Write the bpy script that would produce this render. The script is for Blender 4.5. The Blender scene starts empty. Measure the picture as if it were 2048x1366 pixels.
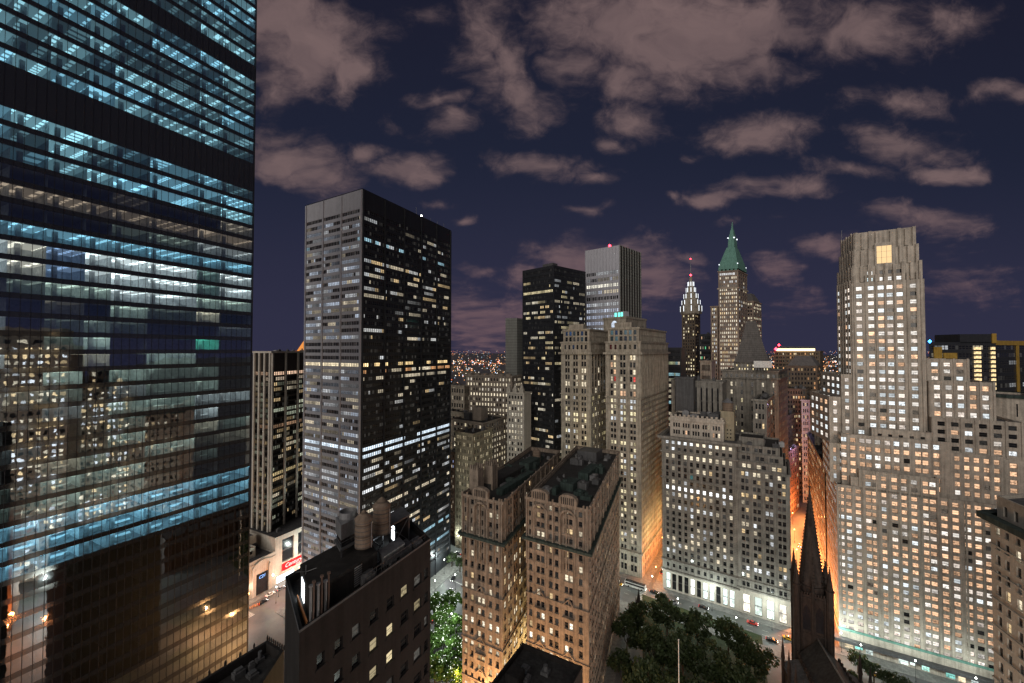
import bpy, math, random
from mathutils import Vector
R = math.radians
sc = bpy.context.scene
col = sc.collection
# ------------------------------------------------------------------ camera
F, HZ, CZ = 800.0, 17.0, 135.0           # focal length in 2048-px units, horizon offset, camera height
TH = math.atan(HZ / F)
cam_d = bpy.data.cameras.new('camera'); cam = bpy.data.objects.new('camera', cam_d); col.objects.link(cam)
cam_d.sensor_width = 36.0; cam_d.lens = 36.0 * F / 2048.0
cam_d.clip_start = 0.5; cam_d.clip_end = 40000
cam.location = (0, 0, CZ); cam.rotation_euler = (R(90) + TH, 0, 0)
sc.camera = cam
sc.render.engine = 'CYCLES'
sc.cycles.max_bounces = 6; sc.cycles.diffuse_bounces = 3; sc.cycles.glossy_bounces = 3
sc.cycles.transparent_max_bounces = 12; sc.cycles.transmission_bounces = 3
sc.cycles.sample_clamp_indirect = 4.0; sc.cycles.sample_clamp_direct = 20.0
sc.cycles.use_denoising = True
sc.cycles.caustics_reflective = False; sc.cycles.caustics_refractive = False
sc.view_settings.view_transform = 'Standard'; sc.view_settings.look = 'None'
sc.view_settings.exposure = 0.0; sc.view_settings.gamma = 1.0

# ------------------------------------------------------------------ node helper
class NT:
    def __init__(s, tree): s.t = tree; s.n = tree.nodes; s.l = tree.links
    def add(s, typ, ins=None, **props):
        nd = s.n.new(typ)
        for k, v in props.items(): setattr(nd, k, v)
        for k, v in (ins or {}).items(): s.set(nd.inputs[k], v)
        return nd
    def set(s, sock, v):
        if isinstance(v, bpy.types.NodeSocket): s.l.new(v, sock)
        elif isinstance(v, bpy.types.Node): s.l.new(v.outputs[0], sock)
        else:
            if isinstance(v, (tuple, list)) and len(v) == 3 and sock.type == 'RGBA': v = (*v, 1)
            sock.default_value = v
    def m(s, op, a, b=None, c=None, clamp=False):
        nd = s.n.new('ShaderNodeMath'); nd.operation = op; nd.use_clamp = clamp
        s.set(nd.inputs[0], a)
        if b is not None: s.set(nd.inputs[1], b)
        if c is not None: s.set(nd.inputs[2], c)
        return nd.outputs[0]
    def vm(s, op, a, b=None, out=0):
        nd = s.n.new('ShaderNodeVectorMath'); nd.operation = op
        s.set(nd.inputs[0], a)
        if b is not None: s.set(nd.inputs[1], b)
        return nd.outputs[out]
    def mix(s, f, a, b, mode='MIX'):
        nd = s.n.new('ShaderNodeMix'); nd.data_type = 'RGBA'; nd.blend_type = mode
        s.set(nd.inputs[0], f); s.set(nd.inputs[6], a); s.set(nd.inputs[7], b)
        return nd.outputs[2]
    def ss(s, v, a, b, lo=0.0, hi=1.0):
        nd = s.n.new('ShaderNodeMapRange'); nd.interpolation_type = 'SMOOTHSTEP'
        s.set(nd.inputs[0], v); nd.inputs[1].default_value = a; nd.inputs[2].default_value = b
        nd.inputs[3].default_value = lo; nd.inputs[4].default_value = hi
        return nd.outputs[0]

# ------------------------------------------------------------------ world: night sky with city-lit clouds
SUN_DIR = Vector((0.34, 0.85, -0.40)).normalized()
w = bpy.data.worlds.new('World'); sc.world = w; w.use_nodes = True
w.node_tree.nodes.clear(); W = NT(w.node_tree)
tc = W.add('ShaderNodeTexCoord').outputs['Generated']
sp = W.add('ShaderNodeSeparateXYZ', {0: tc})
dx, dy, dz = sp.outputs
ady = W.m('MAXIMUM', W.m('ABSOLUTE', dy), 0.12)
u = W.m('DIVIDE', dx, ady); v = W.m('DIVIDE', dz, ady)
uv = W.add('ShaderNodeCombineXYZ', {0: u, 1: v, 2: 0.0}).outputs[0]
warp = W.add('ShaderNodeTexNoise', {'Vector': uv, 'Scale': 4.0, 'Detail': 3.0, 'Roughness': 0.55}).outputs['Color']
wv = W.vm('MULTIPLY', W.vm('SUBTRACT', warp, (0.5, 0.5, 0.5)), (0.24, 0.12, 0.0))
uvw = W.vm('ADD', uv, wv)
BLOBS = [(610,70,150,115,1),(560,20,140,90,1),(695,130,85,65,.9),(545,180,60,45,.6),(590,320,110,55,.9),(650,355,80,45,.9),
 (560,270,60,40,.6),(795,335,90,42,.95),(725,300,60,32,.8),(960,40,70,80,.7),(1000,110,60,80,.75),(1040,200,85,60,.8),
 (890,245,60,45,.7),(890,190,70,22,.55),(800,235,40,20,.55),(1250,40,210,110,.95),(1150,110,80,60,.8),(1400,70,210,110,1),(1550,40,210,80,.95),
 (1520,130,120,60,.85),(1720,50,170,70,.85),(1250,140,100,60,.85),(1275,230,75,50,.75),(1220,278,40,20,.6),(1075,328,105,25,.8),
 (1170,350,32,15,.6),(1520,262,115,45,.8),(1830,290,125,45,.8),(1900,330,80,25,.7),(1720,340,95,20,.75),(1550,370,130,24,.85),
 (1450,395,75,20,.85),(1165,413,45,14,.75),(1860,440,110,36,.85),(1650,500,70,28,.75),(1560,530,65,26,.75),(1740,495,60,22,.6),
 (1200,530,150,58,1),(1310,560,75,60,.95),(1060,555,90,30,.7),(985,640,140,65,.9),(1380,515,65,15,.75),(950,545,40,12,.5),
 (1940,570,120,45,.5),(1600,600,70,28,.5),(1820,190,130,30,.5),(2030,180,70,22,.6),(930,440,25,12,.7),(860,410,45,16,.6),
 (1390,300,22,10,.4),(1360,383,25,10,.5),(1480,440,60,10,.5),(850,10,60,30,.5),(1900,20,110,50,.6),(-300,200,300,120,.8),(2400,300,220,90,.8)]
mask = None
for cx, cy, rx, ry, st in BLOBS:
    d = W.vm('LENGTH', W.vm('MULTIPLY', W.vm('SUBTRACT', uvw, ((cx-1024)/F, (700-cy)/F, 0)), (F/rx*.78, F/ry*.78, 0)), out=1)
    b = W.m('MULTIPLY', W.m('SUBTRACT', 1.0, d), st)
    mask = b if mask is None else W.m('MAXIMUM', mask, b)
mask = W.m('MAXIMUM', mask, -0.9)
az = W.m('ADD', W.m('MAXIMUM', dz, 0.0), 0.16)
cpl = W.add('ShaderNodeCombineXYZ', {0: W.m('DIVIDE', dx, az), 1: W.m('DIVIDE', dy, az), 2: 0.0}).outputs[0]     # the cloud deck, seen in perspective
ns = W.add('ShaderNodeTexNoise', {'Vector': W.vm('ADD', cpl, W.vm('MULTIPLY', wv, (3.0, 3.0, 0.0))), 'Scale': 3.4, 'Detail': 9.0, 'Roughness': 0.58}).outputs[0]
fine = W.add('ShaderNodeTexNoise', {'Vector': W.vm('MULTIPLY', uvw, (1.0, 1.4, 1.0)), 'Scale': 10.0, 'Detail': 9.0, 'Roughness': 0.66}).outputs[0]
dens = W.m('ADD', W.m('MULTIPLY', mask, 1.15), W.m('ADD', W.m('MULTIPLY', W.m('SUBTRACT', ns, 0.5), 1.35), W.m('MULTIPLY', W.m('SUBTRACT', fine, 0.5), 1.35)))
cl = W.m('POWER', W.ss(dens, 0.02, 0.92), 1.3)
elev = W.m('MAXIMUM', v, 0.0)
navy = W.mix(W.ss(elev, 0.0, 0.55), (0.029, 0.029, 0.060), (0.0135, 0.0175, 0.038))
navy = W.mix(W.ss(elev, 0.3, 1.0), navy, (0.011, 0.012, 0.026))
ccol = W.mix(W.ss(elev, 0.0, 0.5), (0.150, 0.092, 0.108), (0.205, 0.138, 0.135))
ccol = W.mix(W.ss(ns, 0.3, 0.75), W.mix(0.40, ccol, navy), ccol)
sky = W.mix(W.m('MULTIPLY', cl, 0.88), navy, ccol)
nish = W.add('ShaderNodeTexSky', sky_type='NISHITA', sun_disc=False, sun_elevation=R(-4), sun_rotation=math.atan2(-SUN_DIR.x, -SUN_DIR.y))
bg1 = W.add('ShaderNodeBackground', {'Color': nish.outputs[0], 'Strength': 0.02})
bg2 = W.add('ShaderNodeBackground', {'Color': sky, 'Strength': 1.0})
ad = W.add('ShaderNodeAddShader', {0: bg1.outputs[0], 1: bg2.outputs[0]})
W.add('ShaderNodeOutputWorld', {'Surface': ad.outputs[0]})
w.cycles.sampling_method = 'MANUAL'; w.cycles.sample_map_resolution = 256
# the glow of the lit city, as one very soft low sun
sd = bpy.data.lights.new('city_glow', 'SUN'); sd.energy = 1.6; sd.angle = R(60); sd.color = (1.0, 0.92, 0.82)
so = bpy.data.objects.new('city_glow', sd); col.objects.link(so)
so.rotation_euler = SUN_DIR.to_track_quat('-Z', 'Y').to_euler()

# ------------------------------------------------------------------ pixel -> place helpers
def ray(px, py):
    a = (px - 1024) / F; b = (683 - py) / F
    return Vector((a, math.cos(TH) - b * math.sin(TH), math.sin(TH) + b * math.cos(TH)))
def P(px, py, D):
    r = ray(px, py); r = r * (D / r.y); return Vector((r.x, D, CZ + r.z))
def Z(py, D, px=1024): return P(px, py, D).z
def XY(px, D, py=700): p = P(px, py, D); return (p.x, p.y)
def PZ(px, py, z):
    r = ray(px, py); k = (z - CZ) / r.z; return (r.x * k, r.y * k)
def V2(a): return Vector((a[0], a[1]))
def along(p, d, t): return (p[0] + d[0] * t, p[1] + d[1] * t)

# ------------------------------------------------------------------ materials
MATS = {}
def mat(name):
    m = bpy.data.materials.new(name); m.use_nodes = True; m.node_tree.nodes.clear(); MATS[name] = m
    return m, NT(m.node_tree)
def principled(t, **kw):
    bs = t.add('ShaderNodeBsdfPrincipled')
    for k, v in kw.items(): t.set(bs.inputs[k.replace('_', ' ')], v)
    t.add('ShaderNodeOutputMaterial', {'Surface': bs.outputs[0]})
    return bs
def stone(name, c, rough=.85, streak=.35, scale=.35, metal=0., spec=.3, course=0.):
    m, t = mat(name)
    oc = t.add('ShaderNodeTexCoord').outputs['Object']
    n1 = t.add('ShaderNodeTexNoise', {'Vector': oc, 'Scale': scale, 'Detail': 6.0, 'Roughness': .65}).outputs[0]
    n2 = t.add('ShaderNodeTexNoise', {'Vector': t.vm('MULTIPLY', oc, (1.3, 1.3, .06)), 'Scale': 1.0, 'Detail': 4.0}).outputs[0]
    n3 = t.add('ShaderNodeTexNoise', {'Vector': oc, 'Scale': 3.0, 'Detail': 3.0}).outputs[0]
    f = t.m('ADD', t.m('MULTIPLY', t.ss(n1, .3, .7), .5), t.m('MULTIPLY', t.ss(n2, .35, .65), .5))
    a = tuple(x * (1 - streak) for x in c); b = tuple(min(.9, x * (1 + streak * .55)) for x in c)
    cc = t.mix(f, a, b)
    cc = t.mix(t.ss(n3, .3, .7), t.mix(.18, cc, (0, 0, 0)), cc)
    if course:
        sz = t.add('ShaderNodeSeparateXYZ', {0: oc}).outputs[2]
        fr = t.m('FRACT', t.m('DIVIDE', sz, course))
        cc = t.mix(t.m('MULTIPLY', t.m('LESS_THAN', fr, .14), .45), cc, (0, 0, 0))
    principled(t, Base_Color=cc, Roughness=rough, Metallic=metal, Specular_IOR_Level=spec)
    return m
def plain(name, c, rough=.6, metal=0., em=None, es=1., sampling=None):
    m, t = mat(name)
    oc = t.add('ShaderNodeTexCoord').outputs['Object']
    n1 = t.add('ShaderNodeTexNoise', {'Vector': oc, 'Scale': 1.2, 'Detail': 5.0}).outputs[0]
    cc = t.mix(t.ss(n1, .25, .75), tuple(x * .72 for x in c), tuple(min(1, x * 1.15) for x in c))
    kw = dict(Base_Color=cc, Roughness=rough, Metallic=metal)
    if em: kw.update(Emission_Color=em, Emission_Strength=es)
    principled(t, **kw)
    if sampling: m.cycles.emission_sampling = sampling
    return m
stone('limestone', (.42, .37, .30), streak=.5); stone('pale_limestone', (.52, .465, .40), streak=.4)
stone('brown_stone', (.31, .25, .20), streak=.55); stone('grey_stone', (.265, .245, .215), course=.9, streak=.5)
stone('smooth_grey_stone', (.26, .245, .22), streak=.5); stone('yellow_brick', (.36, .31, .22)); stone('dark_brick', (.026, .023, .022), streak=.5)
stone('red_brown_brick', (.20, .12, .085)); stone('beige_brick', (.34, .29, .24)); stone('white_stone', (.50, .46, .40), streak=.2)
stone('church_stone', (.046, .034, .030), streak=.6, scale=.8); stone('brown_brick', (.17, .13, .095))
stone('dark_metal', (.055, .058, .066), rough=.42, metal=.55, streak=.2); stone('silver_metal', (.50, .50, .55), rough=.4, metal=.2, streak=.12)
stone('grey_metal', (.52, .52, .56), rough=.45, metal=.1, streak=.12)  # pale tone carries the reflected light on the black tower's left face
stone('pier_white', (.62, .57, .50), streak=.2); stone('roof_tar', (.045, .043, .042), streak=.5, scale=.25)
stone('roof_grey', (.12, .12, .125), streak=.5, scale=.25); stone('copper_green', (.14, .30, .25), streak=.3); stone('roof_copper', (.045, .068, .062), streak=.6)
stone('dull_copper', (.05, .072, .066), streak=.6); stone('blank_concrete', (.23, .235, .22), course=2.4, streak=.2)
stone('concrete', (.33, .32, .30)); stone('lead_roof', (.16, .15, .145), course=1.3, streak=.3); stone('gold_panel', (.40, .25, .05), rough=.4)
stone('tank_wood', (.22, .165, .125), course=1.25, streak=.3); stone('galvanised', (.30, .30, .31), rough=.45, metal=.5)
stone('bark', (.07, .05, .035)); stone('dull_panel', (.10, .10, .105), rough=.5)
stone('dark_bronze', (.05, .045, .04), rough=.35, metal=.4)
plain('tyre', (.02, .02, .02), .8); plain('yellow_paint', (.75, .42, .03), .3); plain('black_paint', (.02, .02, .024), .2)
plain('white_paint', (.72, .72, .70), .4); plain('red_paint', (.55, .04, .03), .35); plain('grey_paint', (.22, .22, .23), .3)
plain('rust_pipe', (.15, .10, .08), .6, .3); plain('pole_white', (.7, .7, .68), .4)
plain('orange_reflection', (.42, .17, .06), .6)

def glow(name, c, s, sampling='AUTO'):
    m, t = mat(name)
    e = t.add('ShaderNodeEmission', {'Color': c, 'Strength': s})
    t.add('ShaderNodeOutputMaterial', {'Surface': e.outputs[0]})
    m.cycles.emission_sampling = sampling
    return m
glow('lamp_white', (.95, 1, .93), 30, 'NONE'); glow('lamp_orange', (1, .45, .12), 30, 'NONE'); glow('lamp_red', (1, .03, .05), 14, 'NONE')
glow('lamp_blue', (.05, .35, 1), 8, 'NONE'); glow('fairy', (.93, 1, .85), 7, 'NONE'); glow('headlight', (1, 1, .95), 14, 'NONE'); glow('taillight', (1, .05, .03), 5, 'NONE')
glow('lit_door', (.85, .95, 1), 4.5); glow('sign_red', (1, .045, .05), 1.0); glow('sign_letter', (1, .55, .5), 2.6, 'NONE'); glow('sign_blue', (.25, .5, 1), 2.2, 'NONE')
glow('crown_white', (.9, .95, 1), 1.7, 'NONE'); glow('roof_strip', (1, .72, .4), 3.0, 'NONE'); glow('warm_wash', (1, .8, .45), 1.4, 'NONE')
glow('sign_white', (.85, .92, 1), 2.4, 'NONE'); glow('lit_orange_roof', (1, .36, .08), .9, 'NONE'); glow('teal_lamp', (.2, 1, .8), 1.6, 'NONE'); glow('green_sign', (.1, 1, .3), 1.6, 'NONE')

def window_material(name, sampling, base=(.012, .013, .016), rough=.12):
    m, t = mat(name)
    at = t.add('ShaderNodeAttribute', attribute_name='Col')
    uvn = t.add('ShaderNodeUVMap', uv_map='UVMap').outputs[0]
    su = t.add('ShaderNodeSeparateXYZ', {0: uvn}); U, V = su.outputs[0], su.outputs[1]
    seed = at.outputs['Alpha']
    off = t.add('ShaderNodeCombineXYZ', {0: t.m('MULTIPLY', seed, 91.7), 1: t.m('MULTIPLY', seed, 37.3), 2: 0.0}).outputs[0]
    n = t.add('ShaderNodeTexNoise', {'Vector': t.vm('ADD', t.vm('MULTIPLY', uvn, (2.6, 2.0, 1)), off), 'Scale': 1.0, 'Detail': 3.0, 'Roughness': .7}).outputs[0]
    inter = t.ss(n, .32, .62, .28, 1.15)
    bl = t.m('FRACT', t.m('MULTIPLY', seed, 7.37))                  # where the blind ends
    blind = t.m('GREATER_THAN', V, t.m('ADD', .25, t.m('MULTIPLY', bl, .9)))
    sl = t.m('FRACT', t.m('MULTIPLY', V, 14.0))
    bv = t.m('ADD', .80, t.m('MULTIPLY', sl, .25))
    val = t.m('ADD', t.m('MULTIPLY', inter, t.m('SUBTRACT', 1.0, blind)), t.m('MULTIPLY', bv, blind))
    sash = t.m('GREATER_THAN', t.m('ABSOLUTE', t.m('SUBTRACT', V, .5)), .035)
    ex = t.m('MULTIPLY', t.m('GREATER_THAN', U, .05), t.m('LESS_THAN', U, .95))
    ey = t.m('MULTIPLY', t.m('GREATER_THAN', V, .04), t.m('LESS_THAN', V, .96))
    fr = t.m('MULTIPLY', t.m('MULTIPLY', ex, ey), t.m('ADD', .35, t.m('MULTIPLY', sash, .65)))
    e = t.vm('SCALE', at.outputs['Color']); t.set(e.node.inputs[3], t.m('MULTIPLY', val, fr))
    bc = t.mix(fr, (.09, .085, .08), base)
    principled(t, Base_Color=bc, Roughness=rough, Specular_IOR_Level=.6, Emission_Color=e, Emission_Strength=1.0)
    m.cycles.emission_sampling = sampling
window_material('window_glass', 'NONE'); window_material('shop_glass', 'AUTO')

# interior of the glass tower: ceiling lights as rows of fittings, with glow added to the ceiling between
m, t = mat('ceiling_lights')
at = t.add('ShaderNodeAttribute', attribute_name='Col')
uvn = t.add('ShaderNodeUVMap', uv_map='UVMap').outputs[0]
su = t.add('ShaderNodeSeparateXYZ', {0: uvn})
a = t.m('LESS_THAN', t.m('FRACT', t.m('DIVIDE', su.outputs[0], 3.0)), .30)
b = t.m('LESS_THAN', t.m('FRACT', t.m('DIVIDE', su.outputs[1], 2.2)), .6)
k = t.m('ADD', .62, t.m('MULTIPLY', t.m('MULTIPLY', a, b), 2.4))
e = t.vm('SCALE', at.outputs['Color']); t.set(e.node.inputs[3], k)
principled(t, Base_Color=(.6, .6, .6), Roughness=.8, Emission_Color=e, Emission_Strength=1.0)
m.cycles.emission_sampling = 'NONE'
plain('office_white', (.62, .66, .68), .8); plain('office_floor_grey', (.16, .17, .18), .7)
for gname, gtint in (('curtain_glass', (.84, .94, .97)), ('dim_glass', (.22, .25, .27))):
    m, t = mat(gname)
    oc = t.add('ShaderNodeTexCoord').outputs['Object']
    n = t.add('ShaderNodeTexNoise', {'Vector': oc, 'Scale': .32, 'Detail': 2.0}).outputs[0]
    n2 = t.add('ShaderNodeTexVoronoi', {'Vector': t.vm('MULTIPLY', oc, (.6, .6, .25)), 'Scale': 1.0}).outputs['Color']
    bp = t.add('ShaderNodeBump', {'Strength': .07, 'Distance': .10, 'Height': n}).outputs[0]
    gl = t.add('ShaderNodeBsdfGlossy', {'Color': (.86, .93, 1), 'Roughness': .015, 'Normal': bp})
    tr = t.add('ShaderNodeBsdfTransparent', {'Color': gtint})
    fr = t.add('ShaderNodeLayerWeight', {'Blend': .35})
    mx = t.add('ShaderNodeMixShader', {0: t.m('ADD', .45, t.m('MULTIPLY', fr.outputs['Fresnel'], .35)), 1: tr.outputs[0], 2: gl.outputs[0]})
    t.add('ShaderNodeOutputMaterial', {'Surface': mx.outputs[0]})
m, t = mat('spandrel_glass')
oc = t.add('ShaderNodeTexCoord').outputs['Object']
n = t.add('ShaderNodeTexNoise', {'Vector': oc, 'Scale': .32, 'Detail': 2.0}).outputs[0]
bp = t.add('ShaderNodeBump', {'Strength': .07, 'Distance': .10, 'Height': n}).outputs[0]
principled(t, Base_Color=(.035, .038, .042), Roughness=.06, IOR=2.2, Normal=bp)

m, t = mat('asphalt')
oc = t.add('ShaderNodeTexCoord').outputs['Object']
n1 = t.add('ShaderNodeTexNoise', {'Vector': oc, 'Scale': .08, 'Detail': 8.0, 'Roughness': .7}).outputs[0]
n2 = t.add('ShaderNodeTexNoise', {'Vector': oc, 'Scale': 1.5, 'Detail': 5.0}).outputs[0]
vo = t.add('ShaderNodeTexVoronoi', {'Vector': oc, 'Scale': .09}).outputs['Color']
cc = t.mix(t.ss(n1, .3, .7), (.075, .075, .077), (.14, .137, .133))
cc = t.mix(t.m('MULTIPLY', t.ss(n2, .4, .7), .35), cc, (.13, .125, .12))
cc = t.mix(.12, cc, vo, 'MULTIPLY')
principled(t, Base_Color=cc, Roughness=.55)
m, t = mat('paving')
oc = t.add('ShaderNodeTexCoord').outputs['Object']
br = t.add('ShaderNodeTexBrick', {'Vector': oc, 'Color1': (.26, .25, .235), 'Color2': (.20, .195, .185), 'Mortar': (.12, .12, .115), 'Scale': .6, 'Mortar Size': .015})
n2 = t.add('ShaderNodeTexNoise', {'Vector': oc, 'Scale': .6, 'Detail': 5.0}).outputs[0]
cc = t.mix(t.ss(n2, .3, .7), t.mix(.4, br.outputs[0], (0, 0, 0)), br.outputs[0])
principled(t, Base_Color=cc, Roughness=.7)
stone('lawn', (.035, .05, .018), streak=.5)
def leafmat(name, a, b):
    m, t = mat(name)
    at = t.add('ShaderNodeAttribute', attribute_name='Col')
    sr = t.add('ShaderNodeSeparateColor', {0: at.outputs['Color']}).outputs[0]
    cc = t.mix(sr, a, b)
    bs = t.add('ShaderNodeBsdfPrincipled', {'Base Color': cc, 'Roughness': .6})
    tl = t.add('ShaderNodeBsdfTranslucent', {'Color': cc})
    mx = t.add('ShaderNodeMixShader', {0: .3, 1: bs.outputs[0], 2: tl.outputs[0]})
    t.add('ShaderNodeOutputMaterial', {'Surface': mx.outputs[0]})
leafmat('leaf_dark', (.030, .050, .018), (.060, .085, .030)); leafmat('leaf_bright', (.055, .12, .018), (.10, .20, .03))

# ------------------------------------------------------------------ mesh builder
class MB:
    def __init__(s): s.v = []; s.f = []; s.uv = []; s.c = []; s.mi = []
    def face(s, pts, uv=None, c=None, mi=0):
        b = len(s.v); s.v.extend([tuple(p) for p in pts]); s.f.append(tuple(range(b, b + len(pts))))
        s.uv.append(uv); s.c.append(c); s.mi.append(mi)
    def prism(s, poly, z0, z1, mi=0, c=None, top=None):
        tp = top or poly; n = len(poly)
        for i in range(n):
            j = (i + 1) % n
            s.face([(*poly[i], z0), (*poly[j], z0), (*tp[j], z1), (*tp[i], z1)], c=c, mi=mi)
        s.face([(*p, z1) for p in tp], c=c, mi=mi); s.face([(*p, z0) for p in reversed(poly)], c=c, mi=mi)
    def box(s, x0, x1, y0, y1, z0, z1, mi=0, c=None): s.prism([(x0, y0), (x1, y0), (x1, y1), (x0, y1)], z0, z1, mi, c)
    def obox(s, cx, cy, dx, dy, hx, hy, z0, z1, mi=0):   # oriented: (dx,dy) unit along hx
        nx, ny = -dy, dx
        s.prism([(cx + dx*a*hx + nx*b*hy, cy + dy*a*hx + ny*b*hy) for a, b in ((-1,-1),(1,-1),(1,1),(-1,1))], z0, z1, mi)
    def tube(s, p, q, r, r2=None, n=8, mi=0, caps=True):
        p = Vector(p); q = Vector(q); r2 = r if r2 is None else r2
        d = (q - p).normalized(); a = d.orthogonal().normalized(); b = d.cross(a)
        A = [p + (a*math.cos(2*math.pi*i/n) + b*math.sin(2*math.pi*i/n)) * r for i in range(n)]
        B = [q + (a*math.cos(2*math.pi*i/n) + b*math.sin(2*math.pi*i/n)) * r2 for i in range(n)]
        for i in range(n):
            j = (i + 1) % n
            if r2 < 1e-4: s.face([A[i], A[j], q], mi=mi)
            else: s.face([A[i], A[j], B[j], B[i]], mi=mi)
        if caps:
            s.face(list(reversed(A)), mi=mi)
            if r2 >= 1e-4: s.face(B, mi=mi)
    def lathe(s, cx, cy, prof, n=16, mi=0, ph=0):
        for (r0, z0), (r1, z1) in zip(prof, prof[1:]):
            for i in range(n):
                a0 = ph + 2*math.pi*i/n; a1 = ph + 2*math.pi*(i+1)/n
                q = [(cx + r0*math.cos(a0), cy + r0*math.sin(a0), z0), (cx + r0*math.cos(a1), cy + r0*math.sin(a1), z0),
                     (cx + r1*math.cos(a1), cy + r1*math.sin(a1), z1), (cx + r1*math.cos(a0), cy + r1*math.sin(a0), z1)]
                if r1 < 1e-4: q = q[:3]
                if r0 < 1e-4: q = [q[0], q[2], q[3]]
                s.face(q, mi=mi)
    def octa(s, c, r, mi=0, col=None):
        x, y, z = c
        p = [(x+r,y,z),(x,y+r,z),(x-r,y,z),(x,y-r,z)]
        for i in range(4):
            s.face([p[i], p[(i+1)%4], (x,y,z+r)], mi=mi, c=col); s.face([p[(i+1)%4], p[i], (x,y,z-r)], mi=mi, c=col)
    def mesh(s, name, mats):
        me = bpy.data.meshes.new(name); me.from_pydata(s.v, [], s.f)
        for mm in (mats if isinstance(mats, (list, tuple)) else [mats]): me.materials.append(MATS[mm])
        if any(s.mi): me.polygons.foreach_set('material_index', s.mi)
        if any(x is not None for x in s.uv):
            l = me.uv_layers.new(name='UVMap'); fl = []
            for f, x in zip(s.f, s.uv):
                x = x or [(0, 0)] * len(f)
                for a in x: fl.extend(a)
            l.data.foreach_set('uv', fl)
        if any(x is not None for x in s.c):
            l = me.color_attributes.new('Col', 'FLOAT_COLOR', 'CORNER'); fl = []
            for f, x in zip(s.f, s.c): fl.extend((x or (0, 0, 0, 0)) * len(f))
            l.data.foreach_set('color', fl)
        me.update(); return me
    def build(s, name, mats, parent=None, **kw):
        o = bpy.data.objects.new(name, s.mesh(name, mats)); col.objects.link(o)
        if parent is not None:
            o.parent = parent; o.location = -wloc(parent)
        tag(o, **kw); return o
def wloc(o):
    l = Vector(o.location)
    while o.parent: o = o.parent; l += o.location
    return l
def tag(o, label=None, cat=None, group=None, kind=None):
    if label: o['label'] = label
    if cat: o['category'] = cat
    if group: o['group'] = group
    if kind: o['kind'] = kind
    return o
def thing(name, loc, label, cat, group=None):
    o = bpy.data.objects.new(name, None); o.empty_display_size = .5; col.objects.link(o); o.location = loc
    return tag(o, label, cat, group)
def copy_tree(o, parent=None):
    c = o.copy(); col.objects.link(c)
    if parent: c.parent = parent
    for ch in list(o.children): copy_tree(ch, c)
    return c
def offset(poly, d):
    n = len(poly); out = []
    for i in range(n):
        p0, p1, p2 = V2(poly[i-1]), V2(poly[i]), V2(poly[(i+1) % n])
        a = (p1 - p0).normalized(); b = (p2 - p1).normalized()
        na = Vector((a.y, -a.x)); nb = Vector((b.y, -b.x)); bis = na + nb
        L = max(.25, bis.dot(na)); out.append(tuple(p1 + bis * (d / L)))
    return out

# ------------------------------------------------------------------ buildings
WARM, WW, CW, PEACH, CY, ORG = (1, .72, .38), (1, .86, .62), (.93, .97, 1), (1, .60, .36), (.50, .84, 1), (1, .50, .22)
GRN, BLU, RED = (.2, 1, .45), (.15, .4, 1), (1, .12, .10)
def lit(p=.25, cols=(WARM, WW, WW, CW), s=(.4, 1.3), rows=None, var=.9, fill=None):
    rows = rows or {}; cache = {}
    def f(r, c, nr, nc, rng):
        key = r if r in rows else (r - nr if (r - nr) in rows else None)
        if key is not None:
            pp, cc, ss = rows[key]
        else:
            if r not in cache: cache[r] = rng.uniform(1 - var, 1 + var)
            pp, cc, ss = p * cache[r], cols, s
        if rng.random() > pp:
            return None
        q = rng.choice(cc); k = rng.uniform(*ss)
        return (q[0]*k, q[1]*k, q[2]*k)
    return f
class Spec:
    def __init__(s, rows, bays=None, per=1, cols=None, ww=1.6, wh=.55, ws=.2, ml=1., mr=1., mt=.8, mb=.8, bf=.62, gap=.35, dep=.35,
                 group='each', lit=None, pil=0., pw=.6, glass='window_glass', part='window', arch=False, sill=0., mat=None):
        s.__dict__.update(locals()); del s.__dict__['s']
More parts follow.
